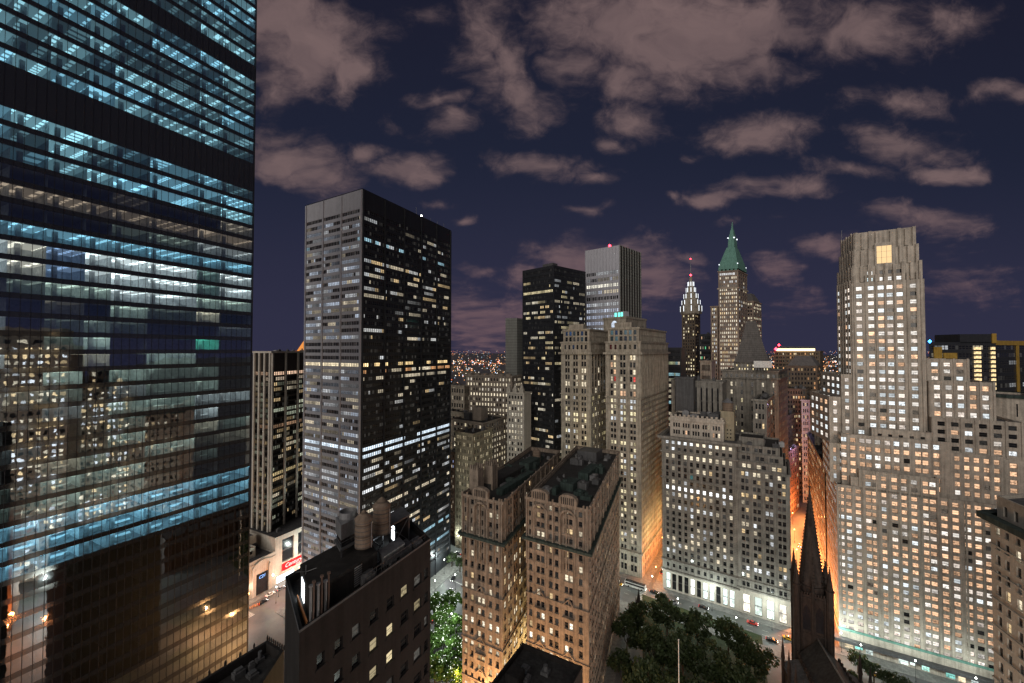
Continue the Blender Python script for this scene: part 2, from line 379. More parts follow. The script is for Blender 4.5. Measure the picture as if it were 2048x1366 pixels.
class Bld:
    def __init__(s, name, label, cat, base, seed=1, group=None):
        s.root = thing(name, (base[0], base[1], 0), label, cat, group); s.rng = random.Random(seed)
        s.mb = {}; s.solo = []; s.win = []; s.rowwin = {}
    SOLO = {'pier', 'buttress', 'column', 'flute', 'crenel', 'cornice', 'corbel', 'string_course', 'awning', 'coping'}
    def m(s, part, mt):
        k = (part, mt)
        if part == 'sill': k = ('wall', mt)
        if part in s.SOLO: mb = MB(); s.solo.append((part, mt, mb)); return mb
        if k not in s.mb: s.mb[k] = MB()
        return s.mb[k]
    def tier(s, poly, z0, z1, mt, specs=None, roof='roof_tar', parapet=.9, pt=.45, skip=()):
        n = len(poly); specs = specs or {}; W_ = s.m('wall', mt)
        for i in range(n):
            p, q = poly[i], poly[(i + 1) % n]; sp_ = specs.get(i)
            if i in skip: continue
            if sp_ is None: W_.face([(*p, z0), (*q, z0), (*q, z1), (*p, z1)])
            else: s.facade(p, q, z0, z1, sp_, mt, (id(poly), i))
        if roof:
            inn = offset(poly, -pt); Rf = s.m('roof', roof)
            for i in range(n):
                j = (i + 1) % n
                W_.face([(*poly[i], z1), (*poly[j], z1), (*inn[j], z1), (*inn[i], z1)])
                W_.face([(*inn[i], z1), (*inn[j], z1), (*inn[j], z1 - parapet), (*inn[i], z1 - parapet)])
            Rf.face([(*p, z1 - parapet) for p in inn])
    def facade(s, p, q, z0, z1, S, mt, key):
        p = V2(p); q = V2(q); L = (q - p).length; d = (q - p) / L; n = Vector((d.y, -d.x)); rng = s.rng
        W_ = s.m('wall', S.mat or mt)
        def pt(u, z, o=0.): return (p.x + d.x*u + n.x*o, p.y + d.y*u + n.y*o, z)
        if S.cols is not None: C = [(c - S.ww/2, c + S.ww/2) if not isinstance(c, tuple) else c for c in S.cols]
        else:
            bw = (L - S.ml - S.mr) / S.bays; C = []
            for b in range(S.bays):
                x0 = S.ml + b*bw + bw*(1 - S.bf)/2; gw = bw*S.bf; w_ = (gw - S.gap*(S.per - 1)) / S.per
                for k in range(S.per): C.append((x0 + k*(w_ + S.gap), x0 + k*(w_ + S.gap) + w_))
        fh = (z1 - z0 - S.mt - S.mb) / S.rows; zp = z0
        mid = (p + q) / 2; dist2 = mid.length_squared
        for r in range(S.rows):
            a = z0 + S.mb + fh*(r + S.ws); b = a + fh*S.wh
            W_.face([pt(0, zp), pt(L, zp), pt(L, a), pt(0, a)])
            up = 0
            for c, (u0, u1) in enumerate(C):
                W_.face([pt(up, a), pt(u0, a), pt(u0, b), pt(up, b)]); up = u1
                W_.face([pt(u0, a), pt(u1, a), pt(u1, a, -S.dep), pt(u0, a, -S.dep)]); W_.face([pt(u0, b, -S.dep), pt(u1, b, -S.dep), pt(u1, b), pt(u0, b)])
                W_.face([pt(u0, a), pt(u0, a, -S.dep), pt(u0, b, -S.dep), pt(u0, b)]); W_.face([pt(u1, a, -S.dep), pt(u1, a), pt(u1, b), pt(u1, b, -S.dep)])
                e = S.lit(r, c, S.rows, len(C), rng) if S.lit else None
                if S.group == 'row' and c % S.per and rng.random() < .76: kk_ = rng.uniform(.7, 1.2); e = tuple(x*kk_ for x in prev) if prev else None
                prev = e
                sd_ = rng.random(); colr = (*(e or (0, 0, 0)), sd_)
                if e is None and rng.random() < .25: g = rng.uniform(.008, .05); colr = (g, g*.95, g*.85, sd_)
                quad = [pt(u0, a, -S.dep), pt(u1, a, -S.dep), pt(u1, b, -S.dep), pt(u0, b, -S.dep)]
                rec = (quad, [(0, 0), (1, 0), (1, 1), (0, 1)], colr)
                ctr = Vector(quad[0]).lerp(Vector(quad[2]), .5); vv = ctr - Vector((0, 0, CZ))
                if S.group == 'row': s.rowwin.setdefault((key, r, S.glass, S.part), []).append(rec)
                else:
                    inf = vv.y > 1 and abs(vv.x/vv.y) < 1.28 and abs(vv.z/vv.y) < .86
                    sc_ = abs(vv.normalized().dot(Vector((n.x, n.y, 0)))) * (u1-u0)*(b-a) / vv.length_squared * (1 if inf else .001)
                    s.win.append((sc_, rec, S.glass, S.part))
                if S.sill: s.fbox(s.m('sill', mt), p, q, u0 - .15, u1 + .15, a - .22, a, .0, S.sill)
            W_.face([pt(up, a), pt(L, a), pt(L, b), pt(up, b)])
            zp = b
        W_.face([pt(0, zp), pt(L, zp), pt(L, z1), pt(0, z1)])
        if S.pil:
            bw = (L - S.ml - S.mr) / S.bays
            for b in range(S.bays + 1):
                x = S.ml + b*bw
                s.fbox(s.m('pier', mt), p, q, x - S.pw/2, x + S.pw/2, z0, z1 - .3, .002, S.pil)
    def fbox(s, mb, p, q, u0, u1, z0, z1, o0, o1):
        p = V2(p); q = V2(q); d = (q - p).normalized(); n = Vector((d.y, -d.x))
        mb.prism([tuple(p + d*u0 + n*o1), tuple(p + d*u1 + n*o1), tuple(p + d*u1 + n*o0), tuple(p + d*u0 + n*o0)], z0, z1)
    def belt(s, poly, z0, z1, out, mt, part='cornice', inn=-.05):
        mb = s.m(part, mt); o = offset(poly, out); i_ = offset(poly, .004); n = len(poly)
        for a in range(n):
            b = (a + 1) % n
            mb.face([(*o[a], z0), (*o[b], z0), (*o[b], z1), (*o[a], z1)]); mb.face([(*o[a], z1), (*o[b], z1), (*i_[b], z1), (*i_[a], z1)])
            mb.face([(*i_[a], z0), (*i_[b], z0), (*o[b], z0), (*o[a], z0)])
    def unit(s, part, mt, x, y, dxy, hx, hy, z0, z1):
        mb = MB(); mb.obox(x, y, dxy[0], dxy[1], hx, hy, z0, z1); mb.build(part, mt, s.root)
    def units(s, poly, z, n, mts=('dull_panel', 'galvanised', 'roof_grey'), hmax=3., size=3.):
        p0, p1, p2, p3 = [V2(a) for a in poly[:4]]; d = (p1 - p0).normalized()
        for k in range(n):
            a, b = s.rng.uniform(.12, .88), s.rng.uniform(.12, .88)
            c = (p0.lerp(p1, a)).lerp(p3.lerp(p2, a), b)
            mb = MB(); hx, hy, h = s.rng.uniform(.3, 1)*size*.5, s.rng.uniform(.3, 1)*size*.5, s.rng.uniform(.4, 1)*hmax
            mb.obox(c.x, c.y, d.x, d.y, hx, hy, z, z + h)
            if s.rng.random() < .5: mb.tube((c.x, c.y, z + h - .1), (c.x, c.y, z + h + s.rng.uniform(.3, 1.2)), min(hx, hy)*.6, n=10)
            else: mb.obox(c.x, c.y, d.x, d.y, hx*.6, hy*.7, z + h, z + h + .35)
            mb.build('roof_unit', s.rng.choice(mts), s.root)
    def finish(s):
        for (part, mt), mb in list(s.mb.items()):
            if mb.f: mb.build(part, mt, s.root)
        n_ = {}
        for part, mt, mb in s.solo:
            n_[part] = n_.get(part, 0) + 1
            if mb.f: mb.build(part, mt, s.root)
        s.win.sort(key=lambda a: -a[0])
        def mk(recs, name, gl, kind=None):
            mb = MB()
            for q, uvs, c in recs: mb.face(q, uvs, c)
            mb.build(name, gl, s.root, kind=kind)
        by = {}
        for a in s.win: by.setdefault((a[2], a[3]), []).append(a)
        for (gl, part), L in by.items():
            for a in L[:100]: mk([a[1]], part, gl)
            if len(L) > 100: mk([a[1] for a in L[100:]], part, gl, 'stuff')
        def big(it):
            c = Vector(it[1][0][0][0]); return -len(it[1]) / (c - Vector((0, 0, CZ))).length_squared
        rows_ = sorted(s.rowwin.items(), key=big)
        for (key, r, gl, part), recs in rows_[:100]: mk(recs, part, gl)
        if len(rows_) > 100: mk([x for it in rows_[100:] for x in it[1]], rows_[0][0][3], rows_[0][0][2], 'stuff')
        return s.root
def edge_u(p, q, px):       # distance along edge p->q where it crosses a sight line
    k = (px - 1024) / F; p = V2(p); q = V2(q); L = (q-p).length; d = (q-p)/L
    return (k*p.y - p.x) / (d.x - k*d.y)
def rect(p, q, depth, skew=None):   # p->q is the front edge as seen (left to right); goes back by depth
    p = V2(p); q = V2(q); d = (q-p).normalized(); n = Vector((-d.y, d.x)) if skew is None else Vector(skew).normalized()
    return [tuple(p), tuple(q), tuple(q + n*depth), tuple(p + n*depth)]
def corner3(N, Rr, Lf): # near, right, left corners -> CCW polygon
    B = (Rr[0] + Lf[0] - N[0], Rr[1] + Lf[1] - N[1]); return [N, Rr, B, Lf]
# ================================================================== the setting
def flat(name, poly, z, mt, kind='structure'):
    mb = MB(); mb.face([(*p, z) for p in poly]); return mb.build(name, mt, kind=kind)
flat('ground', [(-9000, -400), (9000, -400), (9000, 16000), (-9000, 16000)], -.004, 'asphalt')
def pavement(poly, d=4.5, h=.15):
    mb = MB(); mb.prism(offset(poly, d), 0., h); mb.build('pavement', 'paving', kind='structure')

# ---- glass tower at the left -------------------------------------------------
gd = Vector((.444, .896)); gE = Vector((-83.4, 128.)); gA = gE - gd*75; gn = Vector((.896, -.444))
GT = thing('glass_office_tower', (gA.x, gA.y, 0), 'huge glass curtain wall tower with blue green lit floors above and reflections below', 'skyscraper')
def gp(u, z, o=0.): return (gA.x + gd.x*u + gn.x*o, gA.y + gd.y*u + gn.y*o, z)
gL = 75.0; rg = random.Random(5)
segs = [0.] + [edge_u(gA, gE, px) for px in (12, 90, 169, 222, 296, 394, 440)] + [gL]
TEAL, CYAN, WHT, GRW, DIM = (.42, .80, .92), (.36, .78, 1.), (.92, .97, .95), (.75, .9, .75), (.2, .3, .33)
def floor_lights(i):
    n = len(segs) - 1; z = lambda c, k: tuple(x*k for x in c)
    if i in (47, 48, 56): return [None]*n
    if i >= 49: return [z(rg.choice((TEAL, TEAL, CYAN)), rg.choice((.10, .22, .40, .5, .62))) for _ in range(n)]
    if i in (44, 45, 46): return [z(CYAN if k in (4, 5) else rg.choice((TEAL, CYAN)), rg.choice((.12, .4, .62, .8))) for k in range(n)]
    if i == 43: return [None]*4 + [z((1, .8, .6), .03), None, None, z((1, .8, .6), .2)]
    if i == 42: return [z((1, .72, .5), rg.choice((.16, .26, .34))) for _ in range(n)]
    if i == 41: return [None]*4 + [z(GRW, .12), z(GRW, .16), z(WHT, .3), z(WHT, .35)]
    if i == 40: return [z(CYAN, rg.choice((.4, .6, .75))) for _ in range(n)]
    if i in (39, 38): return [z(WHT, 1.2), z((.9, .8, .65), 1.1), z((.45, .65, 1), .55), z(WHT, 1.4), z(WHT, 1.8), z(WHT, 1.6), z((.55, .85, .75), .4), z(WHT, 1.1)]
    if i == 37: return [None, z(GRW, .2), z(GRW, .8), z(GRW, .8), z(WHT, 1.2), z(WHT, 1.2), z(GRW, .9), z(GRW, .8)]
    if i in (24, 23, 22): return [z(CYAN, rg.choice((2.0, 2.6, 3.0))) for _ in range(n-2)] + [z(CYAN, 1.5)]*2
    if i == 34: return [None, None, z(GRW, .5), z(GRW, .9), None, None, z((.15, 1, .65), 1.2), None]
    if i in (25, 26): return [z(GRW, rg.choice((.2, .7, 1.2))) if rg.random() < .7 else None for _ in range(n)]
    if 27 <= i <= 36: return [z(rg.choice((GRW, WHT, WW)), rg.choice((.1, .4, .9))) if rg.random() < .5 else None for _ in range(n)]
    return [z(WW, .06) if rg.random() < .05 else None for _ in range(n)]
spn, glz, glz2, mul = MB(), MB(), MB(), MB()
NF = 66
for i in range(NF):
    z0 = 4*i - 2; FLm = MB(); top = z0 + 4
    mech = i in (47, 48, 56)
    s1 = z0 + (4.0 if mech else 1.15)
    spn.face([gp(0, z0, 0), gp(gL, z0, 0), gp(gL, s1, 0), gp(0, s1, 0)])
    if not mech:
        spn.face([gp(0, s1, 0), gp(gL, s1, 0), gp(gL, s1, -.25), gp(0, s1, -.25)])
        k = 0; uu = 0.
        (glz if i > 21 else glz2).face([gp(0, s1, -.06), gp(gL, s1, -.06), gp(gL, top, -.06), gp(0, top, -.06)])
        D_ = -9.0
        FLm.face([gp(0, s1-.2, -.3), gp(gL, s1-.2, -.3), gp(gL, s1-.2, D_), gp(0, s1-.2, D_)], mi=1)
        FLm.face([gp(0, s1-.2, D_), gp(gL, s1-.2, D_), gp(gL, top-.06, D_), gp(0, top-.06, D_)], mi=2)
        fl = floor_lights(i)
        for kk, e in enumerate(fl):
            u0, u1 = segs[kk], segs[kk+1]
            FLm.face([gp(u0, top-.06, -.15), gp(u0, top-.06, D_), gp(u1, top-.06, D_), gp(u1, top-.06, -.15)],
                     uv=(lambda sx, sy, o: [(u0*sx+o, 0), (u0*sx+o, 9*sy), (u1*sx+o, 9*sy), (u1*sx+o, 0)])(rg.choice((.7, 1, 1.3, .25)), rg.choice((.5, 1, 1, 1.6)), rg.uniform(0, 9)), c=(*(e or (0, 0, 0)), 1), mi=0)
            FLm.face([gp(u1-.05, s1-.2, -.5), gp(u1-.05, s1-.2, D_), gp(u1-.05, top-.06, D_), gp(u1-.05, top-.06, -.5)], mi=2)
            for q in range(int((u1-u0)/4.6)):
                x = u0 + (q+.5)*4.6
                if e and rg.random() < .8:   # desks and low partitions seen at the glass
                    FLm.prism([gp(x, 0, -2.5)[:2], gp(x+rg.uniform(1, 3.4), 0, -2.5)[:2], gp(x+3.4, 0, -4.2)[:2], gp(x, 0, -4.2)[:2]], s1-.2, s1+rg.uniform(.3, .9), mi=2)
            if e is not None and max(e) > .05:
                x = u0 + 1.2
                FLm.prism([gp(x, 0, -1.6)[:2], gp(x+.8, 0, -1.6)[:2], gp(x+.8, 0, -2.4)[:2], gp(x, 0, -2.4)[:2]], s1-.2, top-.07, mi=2)
        FLm.build('office_floor', ['ceiling_lights', 'office_floor_grey', 'office_white'], GT)
uu = 0.
while uu <= gL:
    mul.prism([gp(uu-.035, 0, -.05)[:2], gp(uu+.035, 0, -.05)[:2], gp(uu+.035, 0, .05)[:2], gp(uu-.035, 0, .05)[:2]][::1], 0, 4*NF-2); uu += 1.5
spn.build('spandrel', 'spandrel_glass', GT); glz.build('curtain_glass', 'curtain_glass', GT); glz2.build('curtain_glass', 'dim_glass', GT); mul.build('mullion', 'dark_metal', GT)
cr = MB(); cr.prism([gp(0,0,-9.05)[:2], gp(gL,0,-9.05)[:2], gp(gL,0,-38)[:2], gp(0,0,-38)[:2]], 0, 4*NF-2)
cr.prism([gp(gL+.1,0,0)[:2], gp(gL+.3,0,0)[:2], gp(gL+.3,0,-38)[:2], gp(gL+.1,0,-38)[:2]], 0, 4*NF-2)
cr.face([gp(0,4*NF-2.0,0), gp(gL,4*NF-2.0,0), gp(gL,4*NF-2.0,-9), gp(0,4*NF-2.0,-9)])
cr.build('core', 'dark_metal', GT)

# ---- black office tower --------------------------------------------------------
bN, bL, bR = PZ(725, 378, 212), PZ(612, 412, 212), PZ(902, 462, 212); bB = (bL[0] + (bR[0]-bN[0])*.75, bL[1] + (bR[1]-bN[1])*.75)
B = Bld('black_office_tower', 'tall black metal office tower with thin piers and scattered lit window bands', 'skyscraper', bN, 11)
bp_ = [bN, bR, bB, bL]; b1 = lambda p, cs, s: (p, cs, s)
bw_ = (.75, .88, 1)
rowsR = {57: (0, (CW,), (1, 1)), 55: (.25, (WW, CW), (.4, 1)), 54: (.12, (WW,), (.4, 1)), 53: (.5, (CY, CW), (.4, .9)), 38: (.0, (CW,), (1, 1)), 37: (0, (CW,), (1, 1)), 36: (.02, (CW,), (1, 1)),
         35: (.42, ((1, .72, .35),), (1.0, 1.9)), 34: (.55, (ORG, WW), (.6, 1.3)), 24: (.05, (WW,), (.3, .8)), 23: (.95, (bw_,), (1.5, 2.)), 22: (.95, (bw_,), (1.4, 2.)), 20: (.6, (CW,), (.5, 1.2)), 33: (.5, (WW,), (.4, 1)), 17: (.6, (CW, WW), (.6, 1.5)), 14: (.7, (WW,), (.7, 1.6)), 12: (.6, (WW, CW), (.6, 1.5)), 10: (.6, (WW,), (.6, 1.4)), 6: (.8, (CY,), (.7, 1.4)), 3: (.9, (CY,), (.6, 1.3))}
rowsL = {57: (0, (CW,), (1, 1)), 38: (.0, (CW,), (1, 1)), 37: (.03, (CW,), (.2, .5)), 36: (.03, (CW,), (.2, .5)), 35: (.97, ((1, .84, .56),), (1., 1.6)), 23: (.98, (bw_,), (1.5, 2.2)), 22: (.9, (bw_,), (1.1, 1.7)), 53: (.4, (CY,), (.4, .8))}
kw = dict(bf=.94, gap=.07, wh=.52, ws=.28, ml=.6, mr=.6, mt=8.5, mb=8, dep=.25, group='row', part='window_band', pil=.55, pw=.8)
B.tier(bp_, 0, 212, 'dark_metal', {0: Spec(58, 5, 11, lit=lit(.27, (WW, WW, WARM, CW, (.8,.8,.78)), (.12, 1.0), rowsR), **kw)}, roof=None, skip=(3,))
B.facade(bL, bN, 0, 212, Spec(58, 3, 11, lit=lit(.75, (WW, CW, (.7,.8,.95), (.6,.68,.8)), (.1, .9), rowsL, .5), **kw), 'grey_metal', ('L',))  # left face: reflected sheen is put into a paler metal colour
B.tier(offset(bp_, -.02), 211, 212.4, 'dark_metal', None, roof='roof_tar', parapet=1.)
for k in range(5):
    c = V2(bN).lerp(V2(bR), .55 + .09*k); mb = MB(); mb.tube((c.x-1, c.y+1, 211), (c.x-1, c.y+1, 211+B.rng.uniform(2.5, 6)), .08); mb.build('antenna', 'galvanised', B.root)
mb = MB(); c = V2(bN).lerp(V2(bR), .6); mb.lathe(c.x-.5, c.y+.8, [(.0, 212.4), (.45, 212.6), (.45, 213.2), (0, 213.5)], 8); mb.build('beacon', 'lamp_white', B.root)
B.finish()

pavement(bp_, 9)
# ---- pier tower with department store podium ------------------------------------
tN = XY(543, 240); tL = XY(505, 249); tR = XY(640, 283); tL = (tN[0] - 14, tN[1] + 6.2)
B = Bld('pier_office_tower', 'slim office tower with pale vertical piers between the glass tower and the black tower', 'skyscraper', tN, 21)
tp = corner3(tN, tR, tL); tz = 134.
kw = dict(gap=.1, wh=.66, ws=.25, ml=.5, mr=.5, mt=12, mb=2, dep=.5, group='row', part='window_band', pil=.9, pw=1.1)
rw = {28: (.95, ((1, .66, .45),), (1.2, 2.)), 27: (.6, ((1, .8, .6),), (.5, 1.2)), 20: (.7, ((.9, 1, .75),), (.3, .8)), 21: (.6, ((.9, 1, .75),), (.3, .7)), 18: (.6, (PEACH,), (.3, .8)), 9: (.75, ((1, .78, .4),), (.6, 1.2))}
B.tier(tp, 27, tz, 'dark_bronze', {0: Spec(29, 4, 7, bf=.9, lit=lit(.5, (WW, (.9, .95, .7), WARM), (.1, .9), rw, .5), **kw), 3: Spec(29, 3, 4, bf=.86, lit=lit(.65, (WW, (.9, .95, .7), WARM), (.15, 1.), rw, .5), **kw)}, roof='roof_grey')
B.solo = [(a, 'pier_white' if a == 'pier' else b, c) for a, b, c in B.solo]
B.belt(tp, tz - .8, tz + .3, .95, 'pier_white'); B.units(tp, tz - .9, 7, hmax=2.2)
B.finish()
# podium: the store
wd = Vector((.45, .893)); wn = Vector((.893, -.45)); w0 = Vector((-142.8, 218.))
def wl(t, o=0.): return (w0.x + wd.x*t + wn.x*o, w0.y + wd.y*t + wn.y*o)
B = Bld('department_store', 'cream stone store with arched doorway and tall dark windows below the pier tower', 'store', wl(8), 22)
pA = [wl(-22), wl(15.5), wl(15.5, -34), wl(-22, -34)]
B.tier(pA, 0, 19.5, 'white_stone', {}, roof='roof_grey')
pB = [wl(15.52), wl(64), wl(64, -40), wl(15.52, -40)]
B.tier(pB, 0, 27, 'white_stone', {0: Spec(1, cols=[(4.2, 11.4), (14.2, 21.4), (24.2, 31.4), (34.2, 41.4)], wh=.86, ws=.1, mt=2, mb=9.5, dep=.6, lit=lit(.0), part='tall_window')}, roof='roof_grey')
sig = [wl(-12, -6), wl(8, -6), wl(8, -26), wl(-12, -26)]; B.tier(sig, 18.6, 24.5, 'white_stone', {0: Spec(1, 7, 1, wh=.45, ws=.3, lit=lit(.15))}, roof='roof_grey')
sig = [wl(2, -12), wl(12, -12), wl(12, -22), wl(2, -22)]; B.tier(sig, 23.6, 28.5, 'white_stone', {}, roof='roof_grey')
mb = MB(); B.fbox(mb, wl(0), wl(20), 4.6, 11.6, 0.15, 11.2, .004, .02); mb.build('door_recess', 'black_paint', B.root)
mb = MB()
for k in range(12):      # arched hood over the entry
    a0, a1 = math.pi*k/12, math.pi*(k+1)/12
    for r0, r1, o in ((4.2, 5.6, .9),):
        q = [(r0*math.cos(a0), r0*math.sin(a0)), (r1*math.cos(a0), r1*math.sin(a0)), (r1*math.cos(a1), r1*math.sin(a1)), (r0*math.cos(a1), r0*math.sin(a1))]
        f = [(*wl(8.1+x, o), 14.5 + y*.75) for x, y in q]; g = [(*wl(8.1+x, .0), 14.5 + y*.75) for x, y in q]
        mb.face(f); mb.face([f[1], f[2], g[2], g[1]]); mb.face([f[3], f[0], g[0], g[3]])
B.fbox(mb, wl(0), wl(20), 2.6, 4.6, .15, 14.6, .005, .8); B.fbox(mb, wl(0), wl(20), 11.6, 13.6, .15, 14.6, .005, .8)
mb.build('arched_portal', 'white_stone', B.root)
B.belt(pA, 16.8, 17.6, .35, 'white_stone'); B.belt(pB, 25.6, 27.2, .3, 'white_stone')
for t_ in (.6, 14.2, -6):
    mb = MB(); B.fbox(mb, wl(0), wl(20), t_-.2, t_+.2, 6.4, 7.2, .01, .35); mb.build('wall_lamp', 'lamp_white', B.root)
    ld = bpy.data.lights.new('wall_lamp_light', 'POINT'); ld.energy = 700; ld.color = (1, .85, .65); ld.shadow_soft_size = .2
    lo = bpy.data.objects.new('wall_lamp_light', ld); col.objects.link(lo); lo.location = (*wl(t_, .9), 6.6)
B.units(pA, 18.6, 5); B.units(pB, 26.1, 4)
def text(body, name, mt, org, xd, size, shear=0., ext=.03, parent=None, bold=0.):
    cu = bpy.data.curves.new(name, 'FONT'); cu.body = body; cu.size = size; cu.extrude = ext; cu.shear = shear; cu.offset = bold
    tmp = bpy.data.objects.new(name + '_curve', cu); me = bpy.data.meshes.new_from_object(tmp); bpy.data.objects.remove(tmp)
    o = bpy.data.objects.new(name, me); col.objects.link(o); me.materials.clear(); me.materials.append(MATS[mt])
    o.rotation_euler = (R(90), 0, math.atan2(xd[1], xd[0])); o.location = Vector(org)
    if parent: o.parent = parent; o.location = Vector(org) - wloc(parent)
    return o
def sign(name, label, c, u0, u1, z0, z1, mt, body, lm, size, shear=0., o=.3, p0=None, dirv=None, dzt=.25):
    p0 = p0 or wl(0); dv = dirv or wd
    q = (p0[0] + dv[0]*30, p0[1] + dv[1]*30); d = V2(dv); n = Vector((d.y, -d.x))
    ctr = V2(p0) + d*u0
    tg = thing(name, (ctr.x, ctr.y, z0), label, c)
    mb = MB(); B.fbox(mb, p0, q, u0, u1, z0, z1, .05, o); mb.build('panel', mt, tg)
    if body:
        for k, (tx, du, zz, sz) in enumerate(body):
            pp = V2(p0) + d*(u0 + du) + n*(o + .02); text(tx, 'lettering', lm, (pp.x, pp.y, z0 + zz), dv, sz, shear, parent=tg)
    return tg
sign('shop_sign', 'glowing red shop sign with white script lettering on the cream store', 'sign', 19.6, 36, 6.2, 10.4, 'sign_red', [('Century', 1.6, 1.3, 3.2), ('stores', 8.5, .25, 1.1)], 'sign_letter', 0, .35)
sign('entrance_sign', 'small blue lit sign above the dark arched entry of the store', 'sign', 5.6, 10.6, 8.2, 10.6, 'black_paint', [('C21', .6, .35, 2.2)], 'sign_blue', 0, .2)
mb = MB(); B.fbox(mb, wl(0), wl(20), 16.5, 27, .8, 4.2, .02, .12); mb.build('shop_window', 'lit_door', B.root)
B.finish(); pavement([wl(-22), wl(64), wl(64, -40), wl(-22, -40)], 5)
B = Bld('orange_pyramid_roof', 'orange lit pyramid roof tip showing between the pier tower and the black tower', 'tower', XY(607, 430), 23)
c = XY(611, 430); mb = MB()
s_ = 7; mb.prism([(c[0]-s_, c[1]-s_), (c[0]+s_, c[1]-s_), (c[0]+s_, c[1]+s_), (c[0]-s_, c[1]+s_)], 100, Z(703, 430))
mb.build('shaft', 'brown_brick', B.root); mb = MB()
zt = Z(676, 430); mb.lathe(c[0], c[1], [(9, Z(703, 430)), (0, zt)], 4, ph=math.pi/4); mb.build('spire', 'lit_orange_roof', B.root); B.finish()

# ---- twin gothic buildings --------------------------------------------------------
def gothic(name, label, p, q, depth, rows_lit, cols, arches, seed, side_lit, group='twin gothic office buildings'):
    B = Bld(name, label, 'office building', p, seed, group); L = (V2(q)-V2(p)).length
    pl = rect(p, q, depth, (.372, .928)); zc, zt = 66.0, 80.5; st = 'brown_stone'
    kw = dict(wh=.56, ws=.24, ww=1.35, mt=.4, mb=.6, dep=.5, sill=.25)
    S0 = Spec(16, cols=[c*L for c in cols], lit=rows_lit, **kw)
    ns = int(depth/3.0); sc_ = [3 + (depth-6)*(k + (.16 if k % 2 else -.16))/(ns-1) for k in range(ns)]
    kw = {**kw, 'dep': .16}; S1 = Spec(16, cols=sc_, lit=side_lit, **kw)
    B.tier(pl, 0, zc, st, {0: S0, 1: S1, 3: S1}, roof=None)
    S2 = Spec(4, cols=[c*L for c in cols], lit=lit(.22, (WW, WARM), (.4, 1.2)), **{**kw, 'dep': .5}); S3 = Spec(4, cols=sc_, lit=lit(.08), **kw)
    B.tier(pl, zc, zt, st, {0: S2, 1: S3, 3: S3}, roof='roof_tar', parapet=1.4)
    B.belt(pl, zc - .2, zc + .7, 1.5, 'dull_copper'); B.belt(pl, zc - .9, zc - .2, .8, 'brown_stone', 'corbel')
    B.belt(pl, 8.4, 9.2, .5, st); B.belt(pl, 14, 14.5, .35, st); B.belt(pl, 28, 28.5, .35, st, 'string_course'); B.belt(pl, 46, 46.5, .35, st, 'string_course')
    B.belt(pl, zt - .4, zt + .5, .5, st); B.belt(pl, 70.2, 70.6, .25, st, 'string_course')
    # pinnacle piers on the upper stage
    for c in [0.01, .135, .335, .45, .57, .665, .80, .935, .99][::1]:
        mb = B.m('buttress', st); B.fbox(mb, p, q, c*L-.28, c*L+.28, zc-9, zt+1.4, .006, .55)
    for k in range(int(depth/7)):
        B.fbox(B.m('buttress', st), pl[1], pl[2], 2+k*7-.35, 2+k*7+.35, zc+.71, zt+1.0, .006, .5)
    d = (V2(q)-V2(p)).normalized(); n = Vector((d.y, -d.x))
    for c in arches:          # tall arched bay with a curved crest above
        u = c*L; r1, r0 = 3.3, 2.6; zs = zt - 4.3; mb = MB()
        def wp(x, z, o): a = V2(p) + d*(u+x) + n*o; return (a.x, a.y, z)
        for k in range(14):
            a0, a1 = math.pi*k/14, math.pi*(k+1)/14
            qd = [(r0*math.cos(a0), zs + r0*math.sin(a0)), (r1*math.cos(a0), zs + r1*math.sin(a0)), (r1*math.cos(a1), zs + r1*math.sin(a1)), (r0*math.cos(a1), zs + r0*math.sin(a1))]
            f = [wp(x, z, .95) for x, z in qd]; g = [wp(x, z, .01) for x, z in qd]
            mb.face(f); mb.face([f[1], f[2], g[2], g[1]]); mb.face([f[3], f[0], g[0], g[3]])
        B.fbox(mb, p, q, u-r1, u-r0, zs-9, zs, .008, .95); B.fbox(mb, p, q, u+r0, u+r1, zs-9, zs, .008, .95)
        mb.build('arch', st, B.root)
        mb = MB(); prof = [(-r1, zt+.6)] + [(r1*math.cos(math.pi - math.pi*k/10), zt + 2.6 + 1.6*math.sin(math.pi*k/10)) for k in range(11)] + [(r1, zt+.6)]
        prof = [(-r1, zt - .3)] + prof[1:-1] + [(r1, zt - .3)]
        f = [wp(x, z, .9) for x, z in prof]; g = [wp(x, z, -.9) for x, z in prof]
        mb.face(list(reversed(f))); mb.face(g)
        for a, b in zip(range(len(prof)), list(range(1, len(prof))) + [0]): mb.face([f[a], f[b], g[b], g[a]])
        mb.build('crest', st, B.root); mb = MB()
        for k in range(7): B.fbox(mb, p, q, u-2.3+k*.72, u-2.0+k*.72, zt+.8, zt+3.2, .9, 1.0)
        mb.build('crest_slot', 'black_paint', B.root)
        for zg in (47.2, 29.5, 18.0):      # gabled balconies lower down
            mb = MB(); B.fbox(mb, p, q, u-2.2, u+2.2, zg-5.2, zg-4.9, .01, .9)
            a, b_, c_ = wp(-2.3, zg-1.0, .6), wp(2.3, zg-1.0, .6), wp(0, zg+1.5, .6); a2, b2, c2 = wp(-2.3, zg-1.0, .01), wp(2.3, zg-1.0, .01), wp(0, zg+1.5, .01)
            a3, b3, c3 = wp(-1.9, zg-1.0, .6), wp(1.9, zg-1.0, .6), wp(0, zg+1.0, .6)
            mb.face([a, a3, c3, c_]); mb.face([b3, b_, c_, c3]); mb.face([a, c_, c2, a2]); mb.face([c_, b_, b2, c2])
            mb.build('gable', st, B.root)
    return B, pl, zt, d, n, L
colsR = (.07, .2, .275, .41, .505, .66, .73, .88); colsL = (.09, .25, .43, .53, .71, .88)
FLp, FRp = (5.4, 149.), (25.9, 137.)
